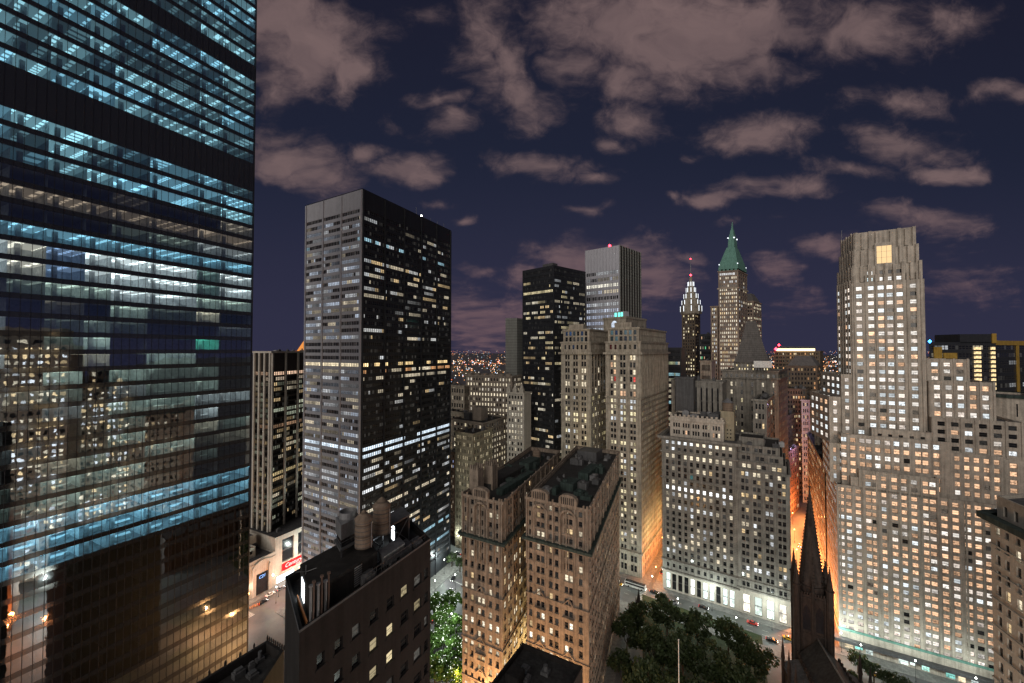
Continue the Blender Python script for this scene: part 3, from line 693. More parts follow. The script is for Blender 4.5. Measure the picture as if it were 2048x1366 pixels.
rowsA = {10: (.0, (WW,), (1, 1)), 9: (.34, ((1, .93, .75),), (1.3, 2.)), 7: (.42, ((1, .93, .75),), (1.3, 2.)), 13: (.35, (WW,), (.6, 1.4))}
B, gpl, gzt, gdx, gnx, gLn = gothic('gothic_office_building', 'brown gothic office building with two arched crests beside the churchyard trees', FLp, FRp, 84, lit(.16, (WW, WARM), (.4, 1.3), rowsA), colsR, (.235, .695), 31, lit(.2, (WARM, WW), (.3, 1.0)))
B.units(gpl, gzt-1.4, 16, ('roof_copper', 'dull_panel', 'galvanised', 'dull_copper', 'roof_grey'), 3., 4.5)
B.units(gpl, gzt-1.4, 14, ('dull_panel', 'galvanised', 'roof_copper'), 1.6, 2.)
c = V2(gpl[3]).lerp(V2(gpl[2]), .45) - gdx*0; 
for k, (a, b_, hx, hy, h) in enumerate(((.26, .5, 2.5, 4, 3.0), (.50, .66, 2.2, 8, 3.0), (.82, .45, 5, 5, 4.5))):
    q = V2(gpl[0]).lerp(V2(gpl[3]), a).lerp(V2(gpl[1]).lerp(V2(gpl[2]), a), b_)
    B.unit('bulkhead', ('dull_copper', 'roof_copper', 'dull_panel')[k], q.x, q.y, gdx, hx, hy, gzt-1.4, gzt-1.4+h)
B.finish(); pavement(gpl, 4)
lL, lR = (-18.6, 152.2), (-3.4, 143.7)
rowsB = {11: (.75, (WW,), (.8, 1.5)), 8: (.9, ((1, .9, .7),), (1.1, 2.)), 7: (.8, (WW,), (.8, 1.6)), 3: (.5, (WW,), (.6, 1.2)), 2: (.6, (WW,), (.6, 1.3))}
B, gpl2, gzt2, gdx2, gnx2, _ = gothic('gothic_office_building', 'brown gothic office building with one tall arched gable, lit yellow down the alley side', lL, lR, 78, lit(.2, (WW, WARM), (.4, 1.3), rowsB), colsL, (.48,), 32, lit(.35, (WARM, WW), (.5, 1.4)))
B.units(gpl2, gzt2-1.4, 12, ('roof_copper', 'dull_panel', 'dull_copper'), 2.4, 4.)
B.units(gpl2, gzt2-1.4, 12, ('dull_panel', 'galvanised', 'roof_copper'), 1.5, 2.)
dd = Vector((.372, .928))
for a, b_, hx, hy, h, mt in ((.3, .78, 1.3, 14, 2.2, 'roof_copper'), (.62, .6, 2.5, 6, 3.6, 'dull_copper'), (.42, .3, 3.6, 20, 2.2, 'roof_tar')):
    q = V2(gpl2[0]).lerp(V2(gpl2[3]), a).lerp(V2(gpl2[1]).lerp(V2(gpl2[2]), a), b_)
    B.unit('bulkhead', mt, q.x, q.y, gdx2, hx, hy, gzt2-1.4, gzt2-1.4+h)
for a, b_ in ((.10, .12), (.19, .30)):     # crenellated turrets
    q = V2(gpl2[0]).lerp(V2(gpl2[3]), a).lerp(V2(gpl2[1]).lerp(V2(gpl2[2]), a), b_); mb = MB()
    mb.obox(q.x, q.y, gdx2.x, gdx2.y, 2.0, 2.0, gzt2-1.4, gzt2+8.0)
    for i_ in (-1.5, -.5, .5, 1.5):
        for j_ in (-1.7, 1.7):
            mb.obox(q.x + gdx2.x*i_ - gdx2.y*j_, q.y + gdx2.y*i_ + gdx2.x*j_, gdx2.x, gdx2.y, .3, .35, gzt2+8.0, gzt2+9.6)
    mb.build('turret', 'brown_stone', B.root)
mb = MB(); q = V2(gpl2[0]).lerp(V2(gpl2[3]), .75).lerp(V2(gpl2[1]).lerp(V2(gpl2[2]), .75), .6); mb.lathe(q.x, q.y, [(2, gzt2-1.4), (2, gzt2+4), (0, gzt2+5.6)], 12); mb.build('tank', 'tank_wood', B.root)
B.finish(); pavement(gpl2, 4)

# ---- limestone building with two wings ---------------------------------------------
eFL, eFR = (58.7, 251.), (76.8, 239.); e2L, e2R = (32.8, 268.), (50.3, 256.5); eBR = (115., 295.)
B = Bld('two_wing_office_building', 'tall limestone office block with two wings either side of a deep light court', 'office building', eFR, 41)
sdir = (V2(eBR) - V2(eFR)).normalized()
rowsE = {20: (.5, (WW, (1, .8, .5)), (.6, 1.4)), 19: (.35, (WW,), (.5, 1.3)), 18: (.3, (WW,), (.4, 1.)), 17: (.5, (WW, PEACH), (.4, 1.2)), 16: (.6, (WW, (1, .9, .5)), (.5, 1.2)), 13: (.6, (WW,), (.6, 1.5)), 12: (.5, (CW, WW), (.6, 1.4))}
for p, q, dp, i_ in ((eFL, eFR, 68., 0), (e2L, e2R, 62., 1)):
    pl = rect(p, q, dp, sdir); L = (V2(q)-V2(p)).length
    kw = dict(bf=.56, gap=.5, wh=.6, ws=.2, dep=.5, mt=.4, mb=.4)
    kf = dict(ml=1.8, mr=1.8); ks = dict(ml=1.5, mr=1.5)
    lf = lit(.3, (WW, WW, (1, .85, .5), CW), (.3, 1.2)); lsd = lit(.3, (WW, (1, .85, .45)), (.2, .9))
    # base, shaft, lower belt, colonnade, attic
    B.tier(pl, 0, 14, 'limestone', {0: Spec(2, 3, 2, lit=lit(.3, ((.7, 1, .6), WW), (.2, .6)), wh=.7, ws=.1, bf=.6, gap=.4, mt=1, mb=2, **kf), 1: Spec(2, 18, 1, lit=lit(.4, (ORG, WARM), (.3, .8)), wh=.7, ws=.1, bf=.5, mt=1, mb=2, **ks)}, roof=None)
    B.tier(pl, 14, 106, 'limestone', {0: Spec(25, 3, 2, lit=lit(.55, (WW, (1, .88, .55), (1, .85, .5), CW), (.4, 1.4)), **kf, **kw), 1: Spec(25, 19 if i_ == 0 else 12, 2, lit=lsd, **ks, **{**kw, 'bf': .66, 'gap': .6, 'dep': .18}), 3: Spec(25, 12, 2, lit=lsd, **ks, **kw)}, roof=None)
    B.tier(pl, 106, 133, 'limestone', {0: Spec(6, 3, 2, lit=lit(.3, (WW, (1, .8, .5), PEACH), (.4, 1.3), {1: (.7, (WW,), (.6, 1.2)), 2: (.5, (WW, RED), (.4, 1.))}), **kf, **{**kw, 'wh': .7, 'ws': .12}), 1: Spec(6, 22 if i_ == 0 else 12, 1, lit=lit(.05), pil=.35, pw=.8, **ks, **{**kw, 'wh': .8, 'ws': .08, 'bf': .45, 'dep': .2})}, roof=None)
    B.tier(pl, 133, 140, 'limestone', {0: Spec(1, 6, 1, lit=lit(.4, (BLU, RED, WARM), (.02, .12)), bf=.5, wh=.55, ws=.2, mt=.4, mb=1.4, **kf), 1: Spec(1, 24, 1, bf=.45, wh=.6, ws=.2, mt=.4, mb=1.4, **ks)}, roof='roof_grey')
    pi = offset(pl, -1.2)
    B.tier(pi, 139, 148.5, 'limestone', {0: Spec(2, 6, 1, lit=lit(.5, (BLU, CY, TEAL), (.02, .16)), bf=.62, wh=.75, ws=.12, mt=.8, mb=1.2, ml=1, mr=1), 1: Spec(2, 24, 1, bf=.5, wh=.75, ws=.12, mt=.8, mb=1.2, ml=1, mr=1)}, roof='roof_grey')
    B.belt(pl, 132.3, 133.6, 1.3, 'limestone'); B.belt(pl, 105.6, 106.3, .5, 'limestone', 'string_course'); B.belt(pl, 101.4, 101.9, .4, 'limestone', 'string_course'); B.belt(pl, 139.4, 140.4, .5, 'limestone'); B.belt(pi, 147.8, 148.8, .6, 'limestone'); B.belt(pl, 13.5, 14.6, .8, 'limestone')
    a = V2(pi[0]).lerp(V2(pi[1]), .2); b_ = V2(pi[0]).lerp(V2(pi[1]), .75)
    B.tier(rect(tuple(a + sdir*1.0), tuple(b_ + sdir*1.0), 5, sdir), 147.6, 152, 'limestone', None, roof='roof_grey')
    B.units(pi, 147.6, 6, hmax=2)
# court back wall and central bulkhead with an arched window
cb = [tuple(V2(e2R) + sdir*40), tuple(V2(eFL) + sdir*40), tuple(V2(eFL) + sdir*60), tuple(V2(e2R) + sdir*60)]
B.tier(cb, 0, 139, 'limestone', {0: Spec(34, 4, 1, lit=lit(.3), bf=.5)}, roof='roof_grey')
hb = XY(1199, 300); hd = (V2(eFR)-V2(eFL)).normalized(); hp = rect(XY(1206, 284), XY(1292, 300), 16, sdir)
hp = [XY(1207, 281), XY(1245, 279), XY(1293, 301), XY(1255, 318)]; hp = [XY(1207, 290), XY(1252, 274), XY(1293, 300), XY(1250, 322)]
B.tier(hp, 140, Z(634, 279), 'limestone', {1: Spec(1, 3, 1, bf=.3, wh=.4, ws=.3, lit=lit(0))}, roof='roof_grey')
B.belt(hp, Z(634, 279)-1.2, Z(634, 279)+.2, .4, 'limestone')
mb = MB(); p, q = V2(hp[0]), V2(hp[1]); d = (q-p).normalized(); n = Vector((d.y, -d.x)); u = edge_u(p, q, 1229); zs = Z(648, 277)
pts = [(-2.6, zs-2.2), (2.6, zs-2.2)] + [(2.6*math.cos(a*math.pi/10), zs + 2.6*math.sin(a*math.pi/10)) for a in range(11)]
mb.face([(*(p + d*(u+x) + n*.06), z) for x, z in pts], uv=[(.5+x/6, (z-zs+2.2)/5) for x, z in pts], c=(.75, .85, 1.0, .93)); mb.build('arched_window', 'window_glass', B.root)
mb = MB(); c = XY(1244, 285); mb.obox(c[0], c[1], d.x, d.y, 4, 3, Z(634, 279), Z(622, 279)); mb.build('lit_plant_room', 'grey_metal', B.root)
mb = MB()
for du in (-3, 0, 2.4): mb.obox(c[0] + d.x*du + n.x*3.05, c[1] + d.y*du + n.y*3.05, d.x, d.y, .9, .03, Z(633, 279), Z(624, 279))
mb.build('plant_light', 'teal_lamp', B.root)
B.finish(); pavement([e2L, eFR, eBR, tuple(V2(e2L) + sdir*68)], 5)

# ---- corner office building and its stepped neighbour --------------------------------
sd_ = Vector((.837, -.547)); s0 = (85.6, 230.); s1_ = along(s0, sd_, 37.6); s2_ = along(s0, sd_, 60.2); back = Vector((.548, .8365))
B = Bld('corniced_office_building', 'grey stone office block with heavy cornice and bright shopfront, one floor lit white', 'office building', s0, 51)
pl = rect(s0, s1_, 34, back); kf = dict(ml=1.4, mr=1.4)
B.tier(pl, 0, 11.5, 'white_stone', {0: Spec(1, 11, 1, lit=lit(.97, ((.85, 1, .95), (1, 1, .95)), (1.2, 2.6)), wh=.88, ws=.02, bf=.68, mt=.8, mb=.5, dep=.6, glass='shop_glass', part='shop_window', **kf), 3: Spec(1, 9, 1, lit=lit(.4, (ORG,), (.5, 1)), wh=.7, ws=.1, bf=.5, mt=1, mb=.5, **kf)}, roof=None)
rs = {11: (.98, ((.95, .97, 1),), (2., 2.8)), 6: (.2, (WW,), (.6, 1.2)), 1: (.6, (WW, CW), (.6, 1.3)), 2: (.5, (WW, CW), (.6, 1.3)), 3: (.5, (WW,), (.6, 1.3)), 15: (.3, ((.3, 1, 1),), (.1, .35))}
B.tier(pl, 11.5, 17, 'smooth_grey_stone', {0: Spec(1, 11, 1, lit=lit(.25), bf=.42, wh=.5, ws=.25, mt=.6, mb=.6, **kf)}, roof=None)
B.tier(pl, 17, 63, 'grey_stone', {0: Spec(13, 11, 1, lit=lit(.32, (WW, WW, CW), (.3, 1.2), rs), bf=.46, wh=.6, ws=.2, mt=.2, mb=.2, sill=.15, **kf), 3: Spec(13, 9, 1, lit=lit(.25), bf=.4, **kf), 1: Spec(13, 8, 1, lit=lit(.1))}, roof=None)
B.tier(pl, 63, 77.5, 'smooth_grey_stone', {0: Spec(4, 11, 1, lit=lit(.25, (WW, WARM), (.4, 1.3), {0: (.25, ((.3, 1, 1),), (.1, .4)), 3: (.6, (WW,), (.6, 1.4))}), bf=.48, wh=.68, ws=.15, pil=.35, pw=.7, mt=.4, mb=.2, **kf), 3: Spec(4, 9, 1, lit=lit(.2), **kf)}, roof=None)
B.tier(pl, 77.5, 86, 'smooth_grey_stone', {0: Spec(2, 11, 1, lit=lit(.75, (WW, CW), (.6, 1.8)), bf=.5, wh=.5, ws=.2, mt=1.2, mb=.4, **kf), 3: Spec(2, 9, 1, lit=lit(.3), **kf)}, roof='roof_grey')
B.belt(pl, 85.1, 86.4, 1.9, 'smooth_grey_stone'); B.belt(pl, 77.2, 78, .8, 'smooth_grey_stone', 'string_course'); B.belt(pl, 62.6, 63.3, .7, 'smooth_grey_stone', 'string_course'); B.belt(pl, 66.3, 66.7, .35, 'smooth_grey_stone', 'string_course'); B.belt(pl, 11.1, 11.8, .8, 'smooth_grey_stone'); B.belt(pl, 16.5, 17.3, .6, 'smooth_grey_stone', 'string_course')
ph = [along(along(s0, back, 6), sd_, 3.4), along(along(s0, back, 6), sd_, 31)]; ph = rect(ph[0], ph[1], 22, back)
B.tier(ph, 85, 97, 'pale_limestone', {0: Spec(2, 5, 3, lit=lit(.5, (PEACH, WW), (.5, 1.6), {1: (.15, (WW,), (.3, .8))}), bf=.7, gap=.45, wh=.6, ws=.2, mt=3, mb=1)}, roof='roof_tar')
B.belt(ph, 94.6, 96, .5, 'pale_limestone')
for k in range(12): B.fbox(B.m('crenel', 'pale_limestone'), ph[0], ph[1], .2+k*2.35, 1.3+k*2.35, 97.001, 98.1, -.45, .3)
B.units(ph, 96.1, 6, hmax=3, size=5)
et = rect(along(along(s0, back, 12), sd_, 29), along(along(s0, back, 12), sd_, 35.6), 7, back)
B.tier(et, 85, 101, 'yellow_brick', {0: Spec(3, 3, 1, lit=lit(0), wh=.4, mt=9, bf=.4)}, roof='roof_tar'); B.finish()
q = V2(et[0]).lerp(V2(et[2]), .5)
tk = thing('rooftop_tank', (q.x, q.y, 100.1), 'round wooden tank with conical cap on the yellow brick shaft', 'water tank')
mb = MB(); mb.lathe(q.x, q.y, [(0, 100.4), (2.7, 100.4), (2.7, 105.6)], 14); mb.build('barrel', 'tank_wood', tk); mb = MB(); mb.lathe(q.x, q.y, [(3, 105.6), (0, 108.2)], 14); mb.build('cap', 'galvanised', tk)
B = Bld('stepped_office_building', 'grey office building with stepped upper floors between the corniced block and the orange street', 'office building', s1_, 52)
pl2 = rect(s1_, s2_, 33, back); kw = dict(ml=.8, mr=.8, mt=.3, mb=.3, bf=.62, gap=.45, wh=.58, ws=.2)
B.tier(pl2, 0, 13, 'white_stone', {0: Spec(1, 4, 1, lit=lit(.98, ((.85, 1, .9), (1, .95, .8)), (.9, 2.2)), wh=.9, ws=.02, bf=.62, mt=2.2, mb=.4, dep=.6, glass='shop_glass', part='shop_window', ml=1, mr=1), 1: Spec(2, 8, 1, lit=lit(.5, (ORG,), (.5, 1)))}, roof=None)
B.tier(pl2, 13, 17.5, 'smooth_grey_stone', {0: Spec(1, 4, 2, lit=lit(.4), **kw)}, roof=None)
B.tier(pl2, 17.5, 73.5, 'smooth_grey_stone', {0: Spec(15, 4, 2, lit=lit(.25, (WW, WARM, CW), (.3, 1.2), {1: (.6, (CW,), (.8, 1.6)), 11: (.5, (WARM,), (.6, 1.3))}), sill=.12, **kw), 1: Spec(15, 7, 2, lit=lit(.12, (WARM,), (.3, .9)), **kw)}, roof='roof_tar')
B.belt(pl2, 73, 73.8, .5, 'smooth_grey_stone'); B.belt(pl2, 17, 17.6, .4, 'smooth_grey_stone'); B.belt(pl2, 12.4, 13.2, .5, 'smooth_grey_stone')
for k in range(3):
    a = 1.6*(k+1); pk = [along(along(pl2[0], back, a), sd_, .03), along(along(pl2[1], back, a), sd_, -1.3*(k+1)), along(along(pl2[2], back, 0), sd_, -1.3*(k+1)), pl2[3]]
    B.tier(pk, 73.5 + 3.9*k - .9, 73.5 + 3.9*(k+1), 'smooth_grey_stone', {0: Spec(1, 3, 2, lit=lit(.15, (WW, WARM), (.5, 1.2)), **{**kw, 'mb': .8, 'mt': .6}), 1: Spec(1, 7, 1, lit=lit(.05))}, roof='roof_tar')
pk = [along(along(pl2[0], back, 9), sd_, .5), along(along(pl2[0], back, 9), sd_, 12), along(along(pl2[0], back, 24), sd_, 12), along(along(pl2[0], back, 24), sd_, .5)]
B.tier(pk, 84, 88.5, 'smooth_grey_stone', {}, roof='roof_tar'); B.units([along(x, back, 4) for x in pl2[:2]] + pl2[2:], 84.2, 8, hmax=2.6)
B.finish(); pavement([s0, s2_, along(s2_, back, 34), along(s0, back, 34)], 5)
#PART3
# ---- art deco limestone skyscraper at the right ----------------------------------------
C1 = Vector((149., 185.)); d1 = Vector((.86, -.51)); i1 = Vector((.51, .86)); d2 = Vector((.53, .848))
B = Bld('setback_skyscraper', 'pale limestone art deco skyscraper with setbacks and a fluted crown, nearly every window lit', 'skyscraper', C1, 61)
def c1(t, o=0.): v = C1 + d1*t + i1*o; return (v.x, v.y)
def rowcol(nr, z0, z1):
    def f(r, c, nr_, nc, rng):
        z = z0 + (z1-z0)*(r+.5)/nr_
        if rng.random() < .055: return None if rng.random() < .6 else (.12, .10, .08)
        pw = .85 if 60 < z < 92 or 18 < z < 34 else .12
        if 40 < z < 58: pw = .65
        if z > 100: pw = .22
        k = rng.uniform(.55, 1.5)
        q = PEACH if rng.random() < pw else rng.choice(((1, .93, .85), (.9, .97, 1), (1, .86, .75)))
        return tuple(x*k for x in q)
    return f
def pxcols(p, q, pxs, w_): return [edge_u(p, q, a) for a in pxs]
st = 'pale_limestone'
fr = (c1(0), c1(75)); pxA = [1550 + .3705*a for a in (345, 385, 435, 490, 525, 575, 630, 680, 735, 795, 835, 895, 955, 1020, 1075, 1130, 1185, 1245)]
cA = pxcols(*fr, pxA, 2.3); kw = dict(ww=1.95, wh=.56, ws=.22, dep=.35)
L3 = V2(c1(0)) + d2*36
polyA = [c1(0), c1(75), c1(75, 40), tuple(L3 + d1*12), tuple(L3)]
def side(n, rows, mt=.3, mb=.3, f=None): return Spec(rows, n, 1, bf=.5, wh=.54, ws=.22, dep=.1, mt=mt, mb=mb, lit=f or lit(.85, (PEACH, WW, CW), (.5, 1.1)))
B.tier(polyA, 0, 73.5, st, {0: Spec(21, cols=cA, lit=rowcol(21, 8, 73), mt=.6, mb=8, **kw), 4: side(11, 18, .6, 10)}, roof='roof_grey')
cA2 = [c - 8 for c in cA if 9.3 < c < 33]
pA2 = [c1(8, .0), c1(33.6, .0), c1(33.6, 12), c1(8, 12)]
B.tier(pA2, 72.6, 81.3, st, {0: Spec(2, cols=cA2, lit=rowcol(2, 73.5, 81), mt=1.2, mb=1.1, **kw)}, roof='roof_grey')
pA3 = [c1(5.2, .8), c1(7.99, .8), c1(7.99, 12), c1(5.2, 12)]; B.tier(pA3, 72.6, 77.5, st, {}, roof='roof_grey')
pB = [c1(2.5, 3.5), c1(38, 3.5), c1(38, 30), tuple(V2(c1(2.5, 3.5)) + d2*30)]
def frontcols(p, q, lo, hi, n): return [lo + (hi-lo)*(k+.5)/n for k in range(n)]
pxB = [1600 + .2636*a for a in (320, 388, 458, 508, 575, 650, 718, 793, 880, 935, 1018)]
cB = pxcols(pB[0], pB[1], pxB, 2.2)
B.tier(pB, 72.6, 96.2, st, {0: Spec(6, cols=cB, lit=rowcol(6, 76, 96), mt=.8, mb=1.6, **kw), 3: side(8, 6, .8, 1.5)}, roof='roof_grey')
pB1 = [c1(-1.5, 6.5), c1(2.49, 6.5), tuple(V2(c1(2.49, 6.5)) + d2*26), tuple(V2(c1(-1.5, 6.5)) + d2*26)]
B.tier(pB1, 72.6, 91, st, {0: Spec(4, 1, 1, bf=.55, lit=rowcol(4, 75, 91), mb=1, mt=1.2), 3: side(7, 4, 1.2, 1)}, roof='roof_grey')
pB2 = [c1(38.01, 4.2), c1(54, 4.2), c1(54, 30), c1(38.01, 30)]
B.tier(pB2, 72.6, 92, st, {0: Spec(5, 5, 1, bf=.58, wh=.54, ws=.22, lit=rowcol(5, 75, 92), mt=.6, mb=1.2), 1: Spec(5, 5, 1, bf=.4, lit=rowcol(5, 75, 92))}, roof='roof_grey')
# shaft
pN_, pR_, pL_ = XY(1706, 188.5, 760), XY(1853, 176., 760), XY(1676, 206., 760)
shaft = [pN_, pR_, tuple(V2(pR_) + d2*24), tuple(V2(pL_) + d1*8 + d2*10), pL_]
pxS = (1720, 1744, 1764, 1782, 1802, 1829); cS = pxcols(pN_, pR_, pxS, 2.2)
rS = {k: (.98, ((1, .98, .95), (.88, .96, 1)), (1.1, 2.2)) for k in (12, 13, 14, 15, 16, 17)}
f0 = rowcol(20, 95, 167)
def fS(r, c, nr, nc, rng):
    e = f0(r, c, nr, nc, rng)
    return tuple(x*1.25 for x in e) if e and r > 10 else e
B.tier(shaft, 90, 166.5, st, {0: Spec(21, cols=cS, lit=fS, ww=2.2, wh=.5, ws=.25, dep=.4, mt=1, mb=1.5), 4: side(4, 21, 1, 1.5, fS)}, roof='roof_grey')
Ls = (V2(pR_) - V2(pN_)).length
for u in (1.2, 5.2, 8.9, 12, 15.3, 19.5, 22.6, Ls-1.0): B.fbox(B.m('pier', st), pN_, pR_, u-.35, u+.35, 90, 170, .004, .4)
for k in range(6): B.fbox(B.m('pier', st), pL_, pN_, 1.5+k*3.2, 2.1+k*3.2, 90, 168, .004, .4)
for a, b_ in ((1700, 1735), (1735, 1829)): pass
pC = [c1(13.5, 4.6), c1(33, 4.6), c1(33, 14), c1(13.5, 14)]
B.tier(pC, 95.2, 99.5, st, {0: Spec(1, 5, 1, bf=.4, lit=lit(0), wh=.5, ws=.1, mt=1.2, mb=.9)}, roof='roof_grey')
# left shoulders
pS1 = [tuple(V2(pN_) - d1*4.2 + d2*1.2), tuple(V2(pN_) - d1*.1 + d2*.9), tuple(V2(pL_) + d2*6), tuple(V2(pL_) - d1*6.5 + d2*5)]
B.tier(pS1, 90, 123.5, st, {0: Spec(9, 1, 1, bf=.7, lit=rowcol(9, 90, 123), mt=1, mb=3), 3: side(4, 9, 1, 3, rowcol(9, 90, 123))}, roof='roof_grey')
pS2 = [tuple(V2(pS1[0]) - d1*4.6 + d2*1.0), tuple(V2(pS1[0]) - d1*.02 + d2*.8), tuple(V2(pS1[3]) + d2*5), tuple(V2(pS1[3]) - d1*4.5 + d2*5)]
B.tier(pS2, 90, 112.5, st, {0: Spec(5, 1, 1, bf=.6, lit=rowcol(5, 90, 112), mt=1, mb=1), 3: side(4, 5, 1, 1, rowcol(5, 90, 112))}, roof='roof_grey')
# crown in steps, with fluted piers
def inset(poly, d_): return offset(poly, -d_)
zs = [166.5, 173.5, 181.5, 190.5]
for k, (za, zb, ins) in enumerate(((165.6, 174, .7), (173.1, 182, 1.5), (181.1, 190.5, 2.2))):
    pk = inset(shaft, ins); B.tier(pk, za, zb, st, {0: Spec(2, cols=[c - ins for c in cS[1:5]], lit=lit(.9, ((1, .97, .92), (.8, .97, 1)), (.8, 1.8)), ww=2.1, wh=.55, ws=.2, mt=1.6, mb=.8)} if k == 0 else {}, roof='roof_grey')
    Lk = (V2(pk[1]) - V2(pk[0])).length; Lq = (V2(pk[0]) - V2(pk[4])).length; n = 8
    for j in range(n + 1):
        u = .4 + (Lk-.8)*j/n; h = zb + (.9 if j % 2 == 0 else .2) - .4*k
        if k and 3.4 < j < 4.6: continue
        B.fbox(B.m('flute', st), pk[0], pk[1], u-.55, u+.55, za + 1.2*(j % 2), h, .005, .75)
    for j in range(6): u = .4 + (Lq-.8)*j/5; B.fbox(B.m('flute', st), pk[4], pk[0], u-.5, u+.5, za + 1.2*(j % 2), zb + (.7 if j % 2 == 0 else .1), .005, .5)
pk = inset(shaft, 1.5); u = edge_u(pk[0], pk[1], 1771); mb = MB(); p, q = V2(pk[0]), V2(pk[1]); d = (q-p).normalized(); n = Vector((d.y, -d.x))
B.fbox(B.m('gable', st), pk[0], pk[1], u-3.3, u+3.3, 174, 184.5, .002, .72)
for a in range(3):
    for b_ in range(3):
        x0, z0 = u - 2.6 + a*1.75, 175.0 + b_*2.7
        mb = MB(); mb.face([(*(p + d*x + n*.76), z) for x, z in ((x0, z0), (x0+1.62, z0), (x0+1.62, z0+2.6), (x0, z0+2.6))], uv=[(.1, .55), (.9, .55), (.9, .9), (.1, .9)], c=(1.1, .72, .32, .01)); mb.build('crown_window', 'window_glass', B.root)
mb = MB(); mb.tube((pL_[0]+4, pL_[1]+1, 189), (pL_[0]+4, pL_[1]+1, 197), .1); mb.build('antenna', 'galvanised', B.root)
# right-hand wing steps
for ta, tb, o, z, nb in ((33.5, 60, 6.5, 106, 6), (33.5, 53.5, 9, 121.5, 5), (33.5, 47, 11.5, 131, 3)):
    pk = [c1(ta, o), c1(tb, o), c1(tb, 34), c1(ta, 34)]; nr = {106: 4, 121.5: 4, 131: 3}[z]; zb = {106: 91, 121.5: 105, 131: 120.6}[z]
    if z == 106: B.tier(pk, 72.8, 90.98, st, {0: Spec(5, nb, 1, bf=.5, lit=rowcol(5, 73, 91))}, roof=None)
    B.tier(pk, zb, z, st, {0: Spec(nr, nb, 1, bf=.56, wh=.54, ws=.22, lit=(rowcol(nr, zb, z) if z > 110 else lit(.55, ((1, .9, .8), CW, PEACH), (.7, 1.3), {3: (0, (WW,), (1, 1))})), mt=.8, mb=.6), 1: Spec(nr, 4, 1, bf=.4, wh=.5, lit=rowcol(nr, zb, z))}, roof='roof_grey')
    for j in range(nb + 1): B.fbox(B.m('pier', st), pk[0], pk[1], .5 + (tb-ta-1)*j/nb - .3, .5 + (tb-ta-1)*j/nb + .3, zb, z + .3, .004, .3)
for j in range(13):   # piers of the lowest block
    u_ = [1.2, 9.4, 13.9, 17.3, 21.6, 24.4, 28.3, 33.2, 36.6, 41.2, 46, 51, 56][j]; zz = 81 if 8 < u_ < 33.5 else 73.2
    B.fbox(B.m('pier', st), *fr, u_-.3, u_+.3, 9.5, zz, .004, .28)
B.belt(polyA, 8.2, 9.2, .4, 'copper_green', 'string_course')
B.belt(polyA, 3.6, 5.0, 2.2, 'dull_panel', 'awning')
mb = MB(); B.fbox(mb, *fr, 2, 60, .6, 3.4, .02, .1)
mb2 = MB()
for k in range(16):
    if B.rng.random() < .18: continue
    mb2 = MB(); u_ = 2 + k*3.6; B.fbox(mb2, *fr, u_, u_ + B.rng.uniform(1.4, 3.3), B.rng.choice((.5, .7, 1.4)), B.rng.uniform(2.6, 3.4), .02, .12); s_k = B.rng.uniform(.5, 1.6); cc_ = B.rng.choice(((.40, 1.05, .92), (.9, 1.05, 1.0), (.6, 1.1, .95), (1.1, .9, .6))); mb2.c = [(*(x*s_k for x in cc_), B.rng.random())]*len(mb2.f); mb2.uv = [[(.1, .1), (.9, .1), (.9, .9), (.1, .9)]]*len(mb2.f); mb2.build('shop_window', 'shop_glass', B.root)
B.finish(); pavement(polyA, 6)

# ---- curved stone annex at the far right
B = Bld('curved_stone_annex', 'pale stone block with rounded plain top storey right of the setback skyscraper', 'office building', XY(1975, 176), 62)
p, q = XY(1975, 182), XY(2130, 165); pl = [p, tuple(V2(p).lerp(V2(q), .15) + Vector((.0, -2.2))), q, tuple(V2(q) + d2*30), tuple(V2(p) + d2*30)]
B.tier(pl, 0, 59.98, st, {}, roof=None); B.tier(pl, 60, Z(838, 178), st, {1: Spec(9, 8, 1, bf=.6, wh=.52, ws=.22, lit=lit(.92, ((1, .8, .6), CW, (1, .92, .7)), (.7, 1.4), {8: (0, (WW,), (1, 1)), 6: (.4, (CW,), (.4, 1))}), mt=1, mb=.5)}, roof='roof_grey')
pt_ = offset(pl, -1.5); pt_ = [pt_[0], pt_[1], pt_[2], pt_[3], pt_[4]]
B.tier(pt_, Z(838, 178)-1, Z(792, 178), st, {1: Spec(1, 3, 1, bf=.12, wh=.6, ws=.15, lit=lit(0))}, roof='roof_grey'); B.belt(pt_, Z(796, 178), Z(790, 178), .5, 'dull_copper'); B.finish()

# ---- near grey building at the right edge
B = Bld('near_corner_building', 'near grey stone building with dark green cornice cut by the right edge of the view', 'office building', (122, 103), 63)
g0 = (122., 103.); gd_ = Vector((-.33, -.944)); g1 = (g0[0] + gd_.x*26, g0[1] + gd_.y*26); pl = [g0, g1, (g1[0]+40, g1[1]+6), (g0[0]+40, g0[1]+6)]
ms = 'white_stone'
B.tier(pl, 0, 92.5, ms, {0: Spec(24, cols=[2.3, 5.0, 8.2, 12, 14.6, 18, 21, 24], ww=1.25, wh=.62, ws=.18, mt=.5, mb=2, dep=.3, lit=lit(.10, (WARM, WW), (.4, 1.2)), sill=.2)}, roof='roof_grey')
for k in range(12): B.belt(pl, 12 + k*6.7, 12.35 + k*6.7, .3, ms, 'string_course')
B.belt(pl, 92, 93.4, 2.0, 'dull_copper'); B.belt(pl, 91, 92, .9, ms, 'corbel')
B.tier(offset(pl, -1.0), 91.6, 98.2, ms, {0: Spec(1, cols=[2.5, 5.6, 10, 12.2, 16, 20], ww=1.2, wh=.5, ws=.25, lit=lit(0))}, roof='roof_grey'); B.finish()

